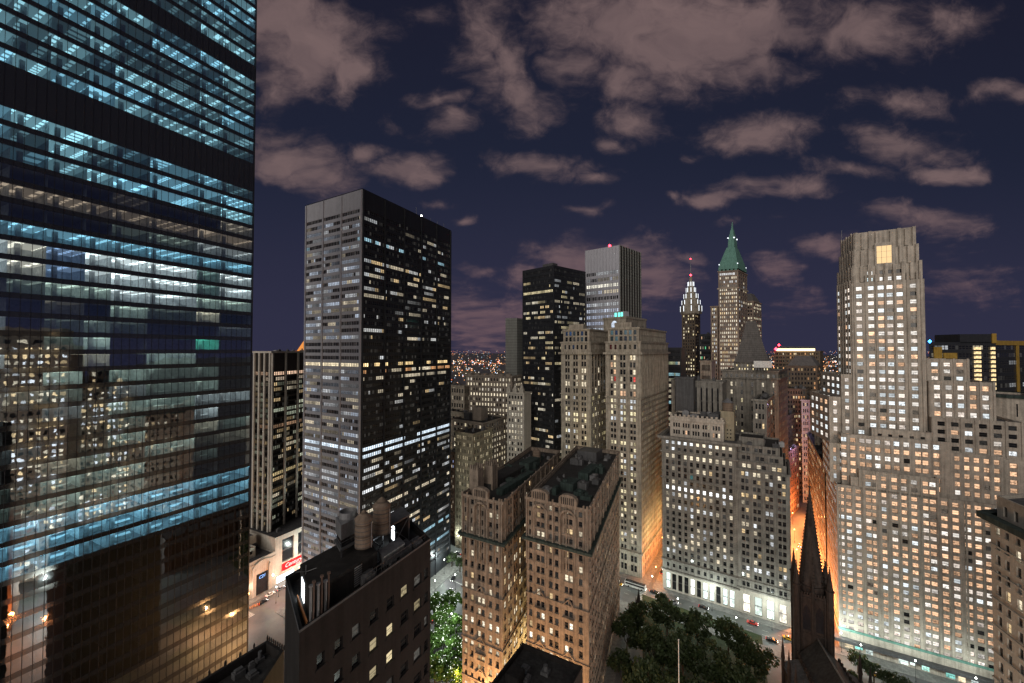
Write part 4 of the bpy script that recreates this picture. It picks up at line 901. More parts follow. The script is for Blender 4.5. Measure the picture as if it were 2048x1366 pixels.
# ---- dark hotel in front, below the camera ------------------------------------------------
hz = 109.7; hN, hR, hL = PZ(599, 1263, hz), PZ(861, 1078, hz), PZ(571, 1155, hz)
B = Bld('dark_brick_hotel', 'dark brick hotel with cluttered rooftop and a few lit windows just below the viewpoint', 'hotel', hN, 71)
hp_ = corner3(hN, hR, hL); LR = (V2(hR)-V2(hN)).length
hcols = [(edge_u(hN, hR, a-8), edge_u(hN, hR, a+8)) for a in (648, 683, 717, 752)] + [(edge_u(hN, hR, a-7), edge_u(hN, hR, a+7)) for a in (784, 812, 838)]
hcols += [(edge_u(hN, hR, 851), edge_u(hN, hR, 858))]
lw = {(30, 2): 0}
def hl(r, c, nr, nc, rng):
    k = nr - 1 - r
    on = {(1, 3): .5, (2, 2): .5, (3, 3): 1.3, (4, 2): 1.3, (1, 4): .9, (2, 3): .5, (4, 4): 1.2, (0, 5): .5, (2, 4): 1.1, (3, 2): .4, (5, 1): .45, (1, 6): .3}.get((k, c))
    if on is None: return (.09, .085, .075) if rng.random() < .2 else None
    return tuple(x*on*.85 for x in (1, .82, .48))
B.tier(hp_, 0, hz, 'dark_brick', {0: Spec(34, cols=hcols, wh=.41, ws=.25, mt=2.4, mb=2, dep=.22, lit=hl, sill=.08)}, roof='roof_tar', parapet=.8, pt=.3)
B.belt(hp_, hz - .1, hz + .12, .05, 'dull_panel', 'coping')
hu = (V2(hR)-V2(hN)).normalized(); hv = (V2(hL)-V2(hN)).normalized(); zr = hz - .8
def h2(a, b): v = V2(hN) + hu*a + hv*b; return (v.x, v.y)
def hbox(mb, a0, a1, b0, b1, z0, z1): mb.prism([h2(a0, b0), h2(a1, b0), h2(a1, b1), h2(a0, b1)], z0, z1)
def hloc(px, py, z): # roof coordinates of a pixel at height z
    q = V2(PZ(px, py, z)) - V2(hN); det = hu.x*hv.y - hu.y*hv.x
    return ((q.x*hv.y - q.y*hv.x)/det, (hu.x*q.y - hu.y*q.x)/det)
# penthouse with lit door
da, db = hloc(605, 1196, zr + .2)
mb = MB(); hbox(mb, da + .08, 10.2, 1.5, db + 2.2, zr, zr + 2.7); mb.build('bulkhead', 'dark_brick', B.root)
mb = MB(); hbox(mb, da, da + .07, db - .8, db + .8, zr + .05, zr + 2.0); mb.build('lit_door', 'lit_door', B.root)
mb = MB(); hbox(mb, 15.0, 17.4, 4.6, 7.4, zr, zr + 2.7); mb.build('bulkhead', 'dark_brick', B.root)
mb = MB(); hbox(mb, 14.92, 14.99, 5.2, 6.3, zr + .4, zr + 2.3); mb.build('lit_door', 'lit_door', B.root)
mb = MB()
for k in range(9): hbox(mb, 6.8+k*.0, 7.9, 1.42, 1.49, zr + .4 + k*.24, zr + .52 + k*.24)
mb.build('louvre', 'galvanised', B.root)
mb = MB()
for k in range(14): hbox(mb, 8 + k*.8, 8.05 + k*.8, .32, .37, hz, hz + .9)
hbox(mb, 8, 18.5, .32, .37, hz + .87, hz + .92); hbox(mb, 8, 18.5, .325, .365, hz + .45, hz + .49); mb.build('railing', 'dull_panel', B.root)
B.finish()
hd_rng = random.Random(4)
for k, (a, b, h) in enumerate([(*hloc(x_, y_, hz), (y_-t_)*38/F*.95 + .8) for x_, y_, t_ in ((621, 1238, 1172), (627, 1236, 1163), (636, 1231, 1167), (643, 1226, 1150), (651, 1216, 1160), (657, 1213, 1142))]):
    mb = MB(); x, y = h2(a, b); mb.tube((x, y, zr), (x, y, zr + h), .09 if k % 2 else .12, n=8); mb.tube((x, y, zr+h), (x, y, zr+h+.18), .17 if k % 2 else .2, n=8)
    o = mb.build('vent_pipe', 'rust_pipe' if k % 2 else 'galvanised'); tag(o, 'slim upright vent pipe, one of the cluster at the front of the dark hotel roof', 'pipe', 'vent pipes on the hotel roof')
def cyl_thing(name, label, c): return None
ct = thing('cooling_tower', (*h2(7.2, 6.0), zr), 'boxy metal cooling tower with round fan drum on the dark hotel roof', 'cooling tower')
mb = MB()
for a in (6.0, 8.6):
    for b in (4.6, 7.2): hbox(mb, a-.08, a+.08, b-.08, b+.08, zr, zr + 3.6)
hbox(mb, 5.7, 8.9, 4.3, 7.5, zr + 3.5, zr + 3.7); hbox(mb, 5.7, 5.75, 4.3, 7.5, zr + 4.4, zr + 4.45); hbox(mb, 5.7, 8.9, 4.3, 4.35, zr + 4.4, zr + 4.45); mb.build('platform', 'dull_panel', ct)
mb = MB(); hbox(mb, 6.0, 8.6, 4.7, 7.2, zr + 3.71, zr + 4.6); mb.build('louvre_base', 'black_paint', ct)
mb = MB(); hbox(mb, 5.9, 8.7, 4.6, 7.3, zr + 4.6, zr + 6.3); mb.build('casing', 'galvanised', ct)
x, y = h2(7.3, 6.0); mb = MB(); mb.lathe(x, y, [(1.0, zr + 6.3), (1.0, zr + 7.0), (.9, zr + 7.0), (.9, zr + 6.6), (0, zr + 6.6)], 20); mb.build('fan_drum', 'galvanised', ct)
# water tanks on a steel frame
fr_ = thing('tank_frame', (*h2(13.4, 5.2), zr), 'dark steel frame carrying the two wooden water tanks', 'steel frame')
zf = zr + 3.6; mb = MB(); hbox(mb, 9.8, 17.4, 3.8, 6.9, zf - .25, zf); mb.build('deck', 'dull_panel', fr_)
for a in (10, 13.5, 17.2):
    for b in (3.9, 6.8): mb = MB(); hbox(mb, a-.1, a+.1, b-.1, b+.1, zr, zf - .25); mb.build('leg', 'dull_panel', fr_)
for a, b in ((10, 13.5), (13.5, 10), (13.5, 17.2), (17.2, 13.5)):
    mb = MB(); p = h2(a, 3.9); q = h2(b, 3.9); mb.tube((*p, zr + .1), (*q, zf - .3), .06, n=6); mb.build('brace', 'dull_panel', fr_)
for k, (px_, py_, lab) in enumerate(((727, 1092, 'wooden water tank with conical roof, the front one of two on the dark hotel'), (763, 1065, 'wooden water tank with conical roof, the rear one of two on the dark hotel'))):
    pp = PZ(px_, py_, zf); tk = thing('water_tank', (*pp, zf), lab, 'water tank', 'wooden water tanks on the hotel'); x, y = pp; D_ = y
    rr = 16.5*D_/F; hh = 58*D_/F*.93
    mb = MB(); mb.lathe(x, y, [(0, zf + .01), (rr, zf + .01), (rr*1.0, zf + hh)], 24)
    mb.build('barrel', 'tank_wood', tk)
    mb = MB()
    for j in range(7): zz = zf + .15 + hh*j/7; mb.lathe(x, y, [(rr + .005, zz), (rr + .03, zz), (rr + .03, zz + .05), (rr + .005, zz + .05)], 24)
    mb.build('hoop', 'dull_panel', tk)
    mb = MB(); mb.lathe(x, y, [(rr*1.06, zf + hh - .02), (rr*1.06, zf + hh + .05), (0, zf + hh + 1.05)], 24); mb.build('cap', 'tank_wood', tk)
    mb = MB(); mb.tube((x + rr*1.05, y - rr*.3, zf), (x + rr*1.05, y - rr*.3, zf + hh*.9), .05); mb.build('pipe', 'galvanised', tk)
a_, b_ = hloc(765, 1110, zr + 1.0)
hp_t = thing('duct_housing', (*h2(11.2, 1.9), zr), 'pale metal trapezoid duct housing in front of the water tanks', 'duct')
mb = MB(); q0 = [h2(11.2, 1.2), h2(14.4, 1.2), h2(14.4, 2.4), h2(11.2, 2.4)]; q1 = [h2(10.9, .8), h2(14.7, .8), h2(14.7, 2.8), h2(10.9, 2.8)]; mb.prism(q0, zr + .5, zr + 2.0, top=q1); mb.build('casing', 'galvanised', hp_t)
mb = MB(); hbox(mb, 11.4, 11.6, 1.4, 2.2, zr, zr + .5); hbox(mb, 14.0, 14.2, 1.4, 2.2, zr, zr + .5); mb.build('support', 'dull_panel', hp_t)
for k, (a, b, sx, sy, h, lab) in enumerate(((8.6, 1.2, .9, .8, 1.2, 'small grey air conditioner on the hotel roof beside the railing'), (15.2, 2.2, 1.1, 1.0, 1.0, 'low metal air handler behind the duct housing on the hotel roof'), (17.6, 1.6, .7, .9, .8, 'small metal vent box at the far end of the hotel roof'))):
    t_ = thing('air_conditioner', (*h2(a, b), zr), lab, 'air conditioner'); mb = MB(); hbox(mb, a-sx, a+sx, b-sy, b+sy, zr + .12, zr + h); mb.build('casing', 'galvanised', t_)
    mb = MB(); x, y = h2(a, b); mb.lathe(x, y, [(min(sx, sy)*.8, zr + h), (min(sx, sy)*.8, zr + h + .15), (0, zr + h + .1)], 14); mb.build('fan', 'dull_panel', t_)
mb = MB(); oa, ob = hloc(594, 1195, zr + .5), hloc(614, 1250, zr + .5); mb.prism([h2(*oa), h2(*ob), h2(ob[0]+.1, ob[1]+.05), h2(oa[0]+.1, oa[1]+.05)], zr + .05, zr + .75); o = mb.build('reflection_sheet', 'orange_reflection'); tag(o, 'added orange sheet standing for an orange reflection on the hotel roof strip', 'board')  # sheet added where orange light reflects; its colour stands for that light
mb = MB(); hbox(mb, 8.8, 9.9, 5.0, 5.3, zr, zr + 1.8); o = mb.build('flue_duct', 'galvanised'); tag(o, 'upright flat metal flue beside the cooling tower', 'flue')
for k, (a, b, c_, d_, zz, rr, lab) in enumerate(((6.5, .9, 14, .9, .35, .07, 'long thin pipe along the inner edge of the hotel roof'), (10.4, 3.1, 17.8, 3.1, .3, .12, 'thick insulated duct pipe below the water tank frame'), (8.2, 8.2, 15.5, 8.6, .4, .1, 'grey pipe behind the cooling tower on the hotel roof'), (15.6, .8, 15.6, 7.6, .25, .06, 'thin pipe crossing the far end of the hotel roof'))):
    mb = MB(); p_, q_ = h2(a, b), h2(c_, d_); mb.tube((*p_, zr + zz), (*q_, zr + zz), rr, n=8)
    for f_ in (.05, .35, .65, .95): x, y = p_[0] + (q_[0]-p_[0])*f_, p_[1] + (q_[1]-p_[1])*f_; mb.tube((x, y, zr), (x, y, zr + zz), .04, n=5)
    tag(mb.build('roof_pipe', 'galvanised'), lab, 'pipe')
for k in range(9):
    a, b, s_, h_ = hd_rng.uniform(10.5, 18.6), hd_rng.choice((.9, 1.6, 2.7, 8.3, 9.0)), hd_rng.uniform(.2, .5), hd_rng.uniform(.3, .9)
    mb = MB(); hbox(mb, a-s_, a+s_, b-s_*.7, b+s_*.7, zr + .06, zr + h_); hbox(mb, a-s_-.06, a+s_+.06, b-s_*.7-.06, b+s_*.7+.06, zr + h_, zr + h_ + .07)
    tag(mb.build('vent_hood', hd_rng.choice(('galvanised', 'dull_panel', 'roof_grey'))), 'small square vent hood among the clutter at the far end of the hotel roof', 'vent', 'vent hoods on the hotel roof')
ap = h2(1.6, 5.4); t_ = thing('roof_antenna', (*ap, zr), 'thin antenna mast with short arms at the front corner of the hotel roof', 'antenna')
mb = MB(); mb.tube((*ap, zr), (*ap, zr + 3.6), .035, n=6); mb.build('mast', 'galvanised', t_); mb = MB()
for a in range(4): mb.tube((*ap, zr + 2.9), (ap[0] + math.cos(a*1.57+.4)*1.0, ap[1] + math.sin(a*1.57+.4)*1.0, zr + 3.1), .02, n=5)
mb.build('arm', 'galvanised', t_)

# ---- dark roofs in front ------------------------------------------------------------
B = Bld('dark_flat_roof_building', 'black flat roof with small lit doorway in front of the twin gothic blocks', 'building', PZ(1045, 1285, 62), 81)
rz = 62.; r0, r1, r2 = PZ(1045, 1285, rz), PZ(1165, 1333, rz), PZ(975, 1375, rz)
dn = (V2(r2)-V2(r0)).normalized(); pl = [tuple(V2(r0) + dn*30), tuple(V2(r1) + dn*30), r1, r0]
B.tier(pl, 0, rz, 'dark_brick', {}, roof='roof_tar', parapet=1.2)
q = PZ(1030, 1366, rz-1.2); B.unit('bulkhead', 'dark_brick', q[0], q[1], (.86, -.5), 1.6, 1.6, rz-1.2, rz+1.4)
B.units(pl, rz-1.2, 10, ('dull_panel', 'galvanised', 'roof_grey'), 1.2, 2.2)
mb = MB(); q = PZ(1043, 1352, rz); mb.obox(q[0], q[1], .86, -.5, .5, .05, rz-1.2, rz+.8); mb.build('lit_door', 'warm_wash', B.root); B.finish()
B = Bld('parapet_roof_building', 'near dark building with a sunken roof well and spiked parapet, below the glass tower', 'building', PZ(520, 1320, 88), 82)
pz = 86.; a0, a1, a2, a3 = PZ(555, 1283, pz), PZ(400, 1362, pz), PZ(430, 1440, pz), PZ(590, 1330, pz); pl = [a1, a2, a3, a0]
pl = [PZ(385, 1370, pz), PZ(470, 1450, pz), PZ(568, 1300, pz), PZ(535, 1280, pz)]
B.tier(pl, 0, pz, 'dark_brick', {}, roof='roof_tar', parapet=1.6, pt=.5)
for k in range(9):
    q = V2(pl[2]).lerp(V2(pl[3]), k/8); mb = MB(); mb.lathe(q.x, q.y, [(.14, pz), (.14, pz+.5), (0, pz+.9)], 8); mb.build('finial', 'dark_brick', B.root)
for k in range(5):
    q = V2(pl[3]).lerp(V2(pl[0]), k/5); mb = MB(); mb.lathe(q.x, q.y, [(.14, pz), (.14, pz+.5), (0, pz+.9)], 8); mb.build('finial', 'dark_brick', B.root)
B.units(pl, pz-1.6, 4, ('dull_panel', 'roof_grey'), 1.0, 1.6); B.finish()

# ---- mid-distance -------------------------------------------------------------------
BD = Vector((.80, -.60)); SD = Vector((.58, .815))     # front edges run along BD, side streets along SD
def simple(name, label, cat, pxs, D, ytop, mt, rows, bl, br, lf, ls=None, seed=1, z0=0., ratio=1.0, per=1, roof='roof_tar', wh=.55, bf=.55, units=4, ledge=True, fr_group='each', **k):
    """corner building: pxs = left, near corner, right pixel columns at its top; D the near corner's depth"""
    N = XY(pxs[1], D); kr = (pxs[2]-1024)/F; kl = (pxs[0]-1024)/F
    fd, sdv = k.get('fd', -BD), k.get('sd', SD)
    t = (N[0] - kr*N[1]) / (kr*sdv.y - sdv.x); Rr = along(N, sdv, t) if 3 < t < 75 else XY(pxs[2], D + 26)
    t = (N[0] - kl*N[1]) / (kl*fd.y - fd.x); Lf = along(N, fd, t)
    B = Bld(name, label, cat, N, seed); pl = corner3(N, Rr, Lf); zt = Z(ytop, D, pxs[1])
    kk = dict(wh=wh, bf=bf, mt=k.get('mtop', 1.2), mb=1., dep=.12 if pxs[0] > 1545 else .3, group=fr_group, part='window_band' if fr_group == 'row' else 'window', pil=k.get('pil', 0), pw=k.get('pw', .6))
    sp = {3: Spec(rows, bl, per, lit=lf, **kk)}
    if br: sp[0] = Spec(rows, br, per, lit=ls or lf, mat=k.get('side_mat'), **kk)
    B.tier(pl, z0, zt, mt, sp, roof=roof)
    if ledge: B.belt(pl, zt-.9, zt+.2, .6, mt)
    if units: B.units(pl, zt-.9, units, hmax=3)
    return B, pl, zt
GL = (WW, (1, .8, .45), CW)
fdA, sdA = Vector((-.72, .69)), Vector((.44, .90))
B, pl, zt = simple('dark_office_tower', 'dark glass office tower with yellow lit floors behind the limestone wings', 'skyscraper', (1045, 1108, 1172), 300, 530, 'dark_metal', 50, 4, 5, lit(.32, ((1, .84, .5), (1, .9, .7), WARM), (.4, 1.5), {48: (0, GL, (1, 1)), 49: (0, GL, (1, 1)), 47: (.1, GL, (.5, 1)), 46: (.2, GL, (.5, 1)), 45: (.85, ((1, .85, .5),), (.9, 1.8)), 24: (.25, (GRN,), (.2, .5)), 14: (.95, ((1, .93, .75),), (1.2, 2)), 12: (.8, ((1, .93, .75),), (.7, 1.4)), 11: (.8, ((1, .93, .75),), (.7, 1.4)), 10: (.8, ((1, .93, .75),), (.7, 1.3)), 9: (.6, ((1, .93, .75),), (.5, 1.3))}, .9), lit(.3, ((1, .84, .5), WW, CW), (.3, 1.3), {48: (0, GL, (1, 1)), 49: (0, GL, (1, 1)), 43: (.7, (WW,), (.6, 1.4)), 14: (.9, (WW,), (.9, 1.6)), 12: (.7, (WW,), (.6, 1.2)), 11: (.7, (WW,), (.6, 1.2))}), 91, per=6, bf=.94, wh=.5, fd=fdA, sd=sdA, fr_group='row', ledge=False)
q = V2(pl[3]).lerp(V2(pl[0]), .75); B.unit('plant_room', 'dull_panel', q.x + 4, q.y + 6, (.72, -.69), 5, 3, zt-1, zt+3); B.finish()
B, pl, zt = simple('silver_office_tower', 'silver ribbed office tower with plain top band and a red beacon on its roof', 'skyscraper', (1171, 1240, 1282), 330, 490, 'silver_metal', 38, 1, 8, lit(.65, ((.75, .8, .95), CW, WW), (.15, 1.0), {37: (.5, (CW,), (.3, .6)), 35: (.75, ((1, .95, .8),), (.9, 1.6)), 31: (.95, ((.75, .83, 1),), (.6, 1.1)), 30: (.9, ((.7, .78, 1),), (.4, .8)), 29: (.9, ((.7, .78, 1),), (.4, .9)), 28: (.8, ((.8, .88, 1),), (.5, 1.)), 22: (.5, (WW,), (.8, 1.6)), 20: (.6, (WW,), (.8, 1.4)), 17: (.6, ((.8, 1, .5),), (.5, 1.))}), lit(.25, (WW, CW), (.3, 1.1), {33: (.8, (WW,), (.8, 1.6)), 32: (.6, (CW,), (.6, 1.4))}), 92, per=16, bf=.98, wh=.55, mtop=19, side_mat='dark_bronze', fd=Vector((-.78, .62)), sd=Vector((.50, .87)), fr_group='row', ledge=False)
for j in range(9): B.fbox(B.m('pier', 'blank_concrete'), pl[0], pl[1], .3 + j*((V2(pl[1])-V2(pl[0])).length-.6)/8 - .35, .3 + j*((V2(pl[1])-V2(pl[0])).length-.6)/8 + .35, 0, zt + .2, .005, .8)  # right face: shade is put into darker rib and wall colours
for j in range(12): B.fbox(B.m('pier', 'silver_metal'), pl[3], pl[0], .3 + j*((V2(pl[0])-V2(pl[3])).length-.6)/11 - .15, .3 + j*((V2(pl[0])-V2(pl[3])).length-.6)/11 + .15, 0, zt, .005, .5)
q = V2(pl[3]).lerp(V2(pl[0]), .72); mb = MB(); mb.lathe(q.x+1, q.y+3, [(0, zt), (1.0, zt+.6), (1.0, zt+2.2), (0, zt+2.8)], 8); mb.build('beacon', 'lamp_red', B.root); B.finish()
B, pl, zt = simple('blank_slab_tower', 'windowless grey slab with fine horizontal lines left of the dark glass tower', 'tower', (1011, 1034, 1060), 350, 636, 'blank_concrete', 1, 1, 0, lit(0), seed=93, fd=Vector((-1, .12)), units=0, ledge=False, wh=.02, bf=.02); B.finish()
B, pl, zt = simple('u_shaped_office_building', 'broad beige brick block with even rows of small lit windows and scalloped parapet', 'office building', (932, 1024, 1046), 335, 752, 'beige_brick', 26, 15, 6, lit(.55, (WW, (1, .9, .75)), (.3, 1.0), {24: (.8, (WW,), (.6, 1.3)), 22: (.95, (WW,), (.8, 1.4)), 20: (.9, (WW,), (.8, 1.4)), 18: (.8, (WW,), (.6, 1.2))}), seed=94, fd=Vector((-.93, .36)), bf=.45)
for j in range(6):
    q = V2(pl[3]).lerp(V2(pl[0]), (j+.5)/6); mb = MB(); mb.lathe(q.x+.5, q.y+2.2, [(2.6, zt-2), (2.8, zt+1.4), (0, zt+2.2)], 10); mb.build('turret', 'beige_brick', B.root)
B.finish()
B, pl, zt = simple('white_gothic_tower', 'slim white gothic tower with two pointed gables in front of the dark glass tower', 'office building', (1014, 1048, 1062), 292, 786, 'white_stone', 24, 5, 0, lit(.6, (WW, (1, .9, .7)), (.3, 1.1)), seed=95, fd=Vector((-.90, .43)), bf=.55, units=0, per=1)
p, q = V2(pl[3]), V2(pl[0]); d = (q-p).normalized(); Lg = (q-p).length
for f_ in (.12, .5, .88):
    c = p + d*Lg*f_; mb = MB(); mb.obox(c.x, c.y+1, d.x, d.y, 1.6, 1.4, zt-1, zt+2.5); mb.lathe(c.x, c.y+1, [(1.9, zt+2.5), (0, zt+7.5)], 4, ph=math.atan2(d.y, d.x)+math.pi/4); mb.build('gable', 'white_stone', B.root)
B.finish()
B, pl, zt = simple('yellow_stone_office_building', 'yellowish stone office block with penthouse, between the black tower and the gothic blocks', 'office building', (905, 966, 1013), 288, 846, 'beige_brick', 20, 8, 9, lit(.35, ((1, .85, .55), WW), (.3, 1.1), {15: (.9, ((1, .9, .65),), (1., 1.9)), 17: (.3, (WW,), (.4, 1)), 13: (.6, (WW,), (.6, 1.2))}), lit(.45, ((1, .85, .55), WW), (.3, 1.), {15: (.7, (WW,), (.6, 1.4))}), 96, fd=Vector((-.80, .60)), sd=Vector((.50, .866)), per=1, bf=.5)
B.belt(pl, zt-14, zt-13.3, .6, 'beige_brick', 'string_course'); B.belt(pl, zt-19, zt-18.4, .8, 'beige_brick', 'string_course')
q = V2(pl[0]).lerp(V2(pl[2]), .42); d = (V2(pl[1])-V2(pl[0])).normalized(); B.unit('penthouse', 'beige_brick', q.x, q.y, d, 4.5, 4, zt-.9, zt+9); B.unit('penthouse', 'dull_panel', q.x - 9, q.y+2, d, 3, 2.5, zt-.9, zt+4); B.finish()
def annex(*a, **k): B, pl, zt = simple(*a, **k); B.finish(); return pl, zt
annex('low_yellow_annex', 'lower yellowish stone wing in front of the floodlit office block', 'office building', (911, 946, 985), 268, 868, 'yellow_brick', 17, 6, 6, lit(.3, ((1, .85, .55),), (.3, .9)), seed=97, fd=Vector((-.80, .60)), sd=Vector((.50, .866)), per=2, bf=.66)
annex('red_brick_building', 'narrow dark red brick building squeezed beside the black tower', 'building', (898, 910, 925), 292, 905, 'red_brown_brick', 16, 3, 4, lit(.2, ((.5, .6, 1), WW), (.3, 1.)), seed=98)
annex('grey_loft_building', 'low grey loft building with gabled front right of the black tower', 'building', (896, 929, 940), 345, 772, 'limestone', 16, 6, 3, lit(.35, (WW,), (.2, .7)), seed=99)
annex('flat_roof_building', 'low flat roofed building beside the black tower, in front of the loft building', 'building', (896, 934, 950), 312, 826, 'limestone', 8, 5, 4, lit(.25, (WARM,), (.2, .6)), seed=100)
annex('teal_glass_building', 'low glass block with teal lit floors right of the limestone wings', 'office building', (1330, 1362, 1372), 340, 695, 'dark_metal', 28, 1, 0, lit(.62, ((.9, .95, .55), (.5, .9, 1), WW), (.3, 1.1)), seed=101, per=12, bf=.98, fr_group='row', ledge=False, units=0)
annex('dark_low_tower', 'dark block with orange lit upper storeys between the slim tower and the green roofed tower', 'building', (1398, 1424, 1430), 460, 668, 'dark_metal', 26, 3, 0, lit(.45, (PEACH, GRN, WW), (.2, .9)), seed=102, per=3, bf=.9, units=2)
annex('white_low_building', 'low white lit building between the slim tower and the green roofed tower', 'building', (1400, 1423, 1430), 380, 722, 'limestone', 12, 1, 0, lit(.6, (WW, CW), (.5, 1.5), {11: (0, (WW,), (1, 1)), 10: (0, (WW,), (1, 1))}), seed=103, per=7, bf=.9, units=2)
# slim art deco tower with a shining crown
B, pl, zt = simple('slim_art_deco_tower', 'slim brown art deco tower with shining white stepped crown and a red beacon', 'skyscraper', (1364, 1391, 1401), 520, 626, 'brown_brick', 44, 5, 3, lit(.38, ((1, .85, .5), WW), (.5, 1.5)), lit(.1, (WARM,), (.4, .9)), 104, per=1, bf=.45, units=0, ledge=False, roof='roof_tar', fd=Vector((-.75, .66)))
cx = sum(p[0] for p in pl)/4; cy = sum(p[1] for p in pl)/4; z = zt; r = 12.
for k, (yy, rk) in enumerate(((610, 10.5), (598, 9), (585, 7), (572, 4.6), (560, 3), (548, 1.4))):
    z2 = Z(yy, 520, 1383); mb = MB(); rr = rk*1.25
    mb.lathe(cx, cy, [(rr, z), (rr, z2), (0, z2)], 8, ph=.39); mb.build('crown_tier', 'limestone', B.root); mb = MB()
    for a in range(8):
        if k < 5: an = a*math.pi/4 + .39; x, y = cx + rr*1.0*math.cos(an), cy + rr*1.0*math.sin(an); mb.box(x-.3, x+.3, y-.3, y+.3, z + (z2-z)*.35, z2 + .5)
    if mb.f: mb.build('crown_light', 'crown_white', B.root)
    z = z2
mb = MB(); mb.tube((cx, cy, z), (cx, cy, Z(512, 520)), .5, .15); mb.build('mast', 'galvanised', B.root); mb = MB(); mb.octa((cx, cy, Z(511, 520)), 1.1); mb.octa((cx, cy, z + 2.2), 1.7); mb.build('beacon', 'lamp_red', B.root); B.finish()
# tower with green pyramid roof
B, pl, zt = simple('green_roofed_tower', 'tall stone tower with a steep green copper pyramid roof and spire', 'skyscraper', (1438, 1478, 1496), 420, 540, 'brown_stone', 52, 9, 4, lit(.72, (WW, (1, .9, .7), WARM), (.4, 1.4), {51: (.9, (CW,), (1, 2)), 50: (.6, (WW,), (.6, 1.3)), 49: (.5, (CW,), (.6, 1.6))}), lit(.4, GL, (.3, 1.)), 105, bf=.5, units=0, fd=Vector((-.9, .43)), sd=Vector((.42, .907)))
mz = 215.
B.belt(pl, Z(577, 420), Z(574, 420), .9, 'limestone', 'string_course')
cx = sum(p[0] for p in pl)/4; cy = sum(p[1] for p in pl)/4
def ring(f): return [(cx + (p[0]-cx)*f, cy + (p[1]-cy)*f) for p in pl]
mb = MB(); prof = [(1.0, 540), (.92, 530), (.62, 508), (.42, 494)]
for (f0_, y0), (f1_, y1) in zip(prof, prof[1:]): mb.prism(ring(f0_), Z(y0, 430), Z(y1, 430), top=ring(f1_))
mb.build('pyramid_roof', 'copper_green', B.root); mb = MB()
for (f0_, y0), (f1_, y1) in zip([(.34, 494), (.28, 478), (.20, 466), (.10, 456)], [(.30, 478), (.22, 466), (.12, 456), (.02, 440)]): mb.prism(ring(f0_), Z(y0, 430), Z(y1, 430), top=ring(f1_))
mb.build('spire', 'copper_green', B.root); mb = MB()
for f_ in (.31, ): 
    for p in ring(f_): mb.octa((p[0], p[1], Z(474, 430)), 1.0)
for p in ring(.93): mb.octa((p[0], p[1], Z(530, 430)), .8)
mb.build('roof_light', 'crown_white', B.root)
for f_ in (.1, .3, .5, .7, .9):
    q = V2(pl[3]).lerp(V2(pl[0]), f_); mb = MB(); mb.obox(q.x+.5, q.y+1.5, .9, -.43, 1.2, 1.2, zt-1, zt+3.2); mb.lathe(q.x+.5, q.y+1.5, [(1.6, zt+3.2), (0, zt+6)], 4, ph=.3); mb.build('dormer', 'copper_green', B.root)
B.finish()
annex('tower_side_wing', 'lower shoulder wing at the left of the green roofed tower', 'office building', (1422, 1436, 1440), 428, 612, 'brown_stone', 44, 3, 0, lit(.6, GL, (.4, 1.2)), seed=106, units=0)
B, pl, zt = simple('hipped_roof_tower', 'broad stone tower with dark hipped roof directly behind the green roofed tower', 'skyscraper', (1478, 1508, 1524), 470, 602, 'brown_stone', 46, 5, 5, lit(.6, ((1, .9, .6), WW), (.4, 1.3)), seed=107, bf=.6, units=0)
mb = MB(); cx = sum(p[0] for p in pl)/4; cy = sum(p[1] for p in pl)/4; mb.prism(pl, zt-.5, Z(584, 470), top=[(cx + (p[0]-cx)*.35, cy + (p[1]-cy)*.35) for p in pl]); mb.build('hipped_roof', 'lead_roof', B.root); B.finish()
# stepped pyramid building
B, pl, zt = simple('stepped_pyramid_building', 'grey stone bank tower topped by a dark stepped pyramid, behind the corniced block', 'skyscraper', (1444, 1556, 1574), 262, 742, 'grey_stone', 22, 10, 6, lit(.18, (WW, (1, .85, .5)), (.4, 1.2), {20: (.5, (WW,), (.6, 1.3))}), lit(.2, (WARM,), (.4, 1.)), 108, bf=.4, units=0, fd=Vector((-.86, .51)))
B.belt(pl, zt-5.6, zt-4.8, 1.3, 'grey_stone'); mb = MB(); cx = sum(p[0] for p in pl)/4; cy = sum(p[1] for p in pl)/4
cpx, cpy = XY(1503, 280); hw = 38*280/F; zb0, zb1 = Z(724, 280), Z(640, 280)
up = [tuple(V2((cpx, cpy)) + Vector((.86, -.51))*a*hw*.80 + Vector((.51, .86))*b*hw*.80) for a, b in ((-1, -1), (1, -1), (1, 1), (-1, 1))]
B.tier(up, zt-1, zb0, 'grey_stone', {0: Spec(2, 12, 1, bf=.4, wh=.5, lit=lit(.35, (WW, (1, .8, .4)), (.8, 1.6)))}, roof='roof_grey')
n = 22
for k in range(n):
    f_ = 1.0 - .74*(k/n)**.85; za = zb0 + (zb1-zb0)*k/n; zb_ = zb0 + (zb1-zb0)*(k+1)/n
    mb.prism([(cpx + (p[0]-cpx)*f_, cpy + (p[1]-cpy)*f_) for p in up], za - .9, zb_ - .9 + .001*k)
mb.build('stepped_pyramid', 'lead_roof', B.root)
q = XY(1525, 262); B.unit('rooftop_hut', 'white_paint', q[0], q[1], (.86, -.51), 5, 2, Z(735, 262), Z(722, 262))
for f_ in (.1, .28, .46, .64, .82, .95): B.fbox(B.m('column', 'grey_stone'), pl[3], pl[0], f_*(V2(pl[0])-V2(pl[3])).length - .8, f_*(V2(pl[0])-V2(pl[3])).length + .8, 60, zt-6, .01, 1.1)
B.finish()
B, pl, zt = simple('pilastered_office_building', 'grey office block with tall dark recesses between plain piers, behind the corniced block', 'office building', (1343, 1444, 1452), 258, 764, 'smooth_grey_stone', 5, 9, 0, lit(.15, (CW, WW), (.8, 1.5), {1: (.5, (CW,), (1, 2))}), seed=109, bf=.4, wh=.84, units=5, pil=.7, pw=2.2, mtop=5); B.finish()
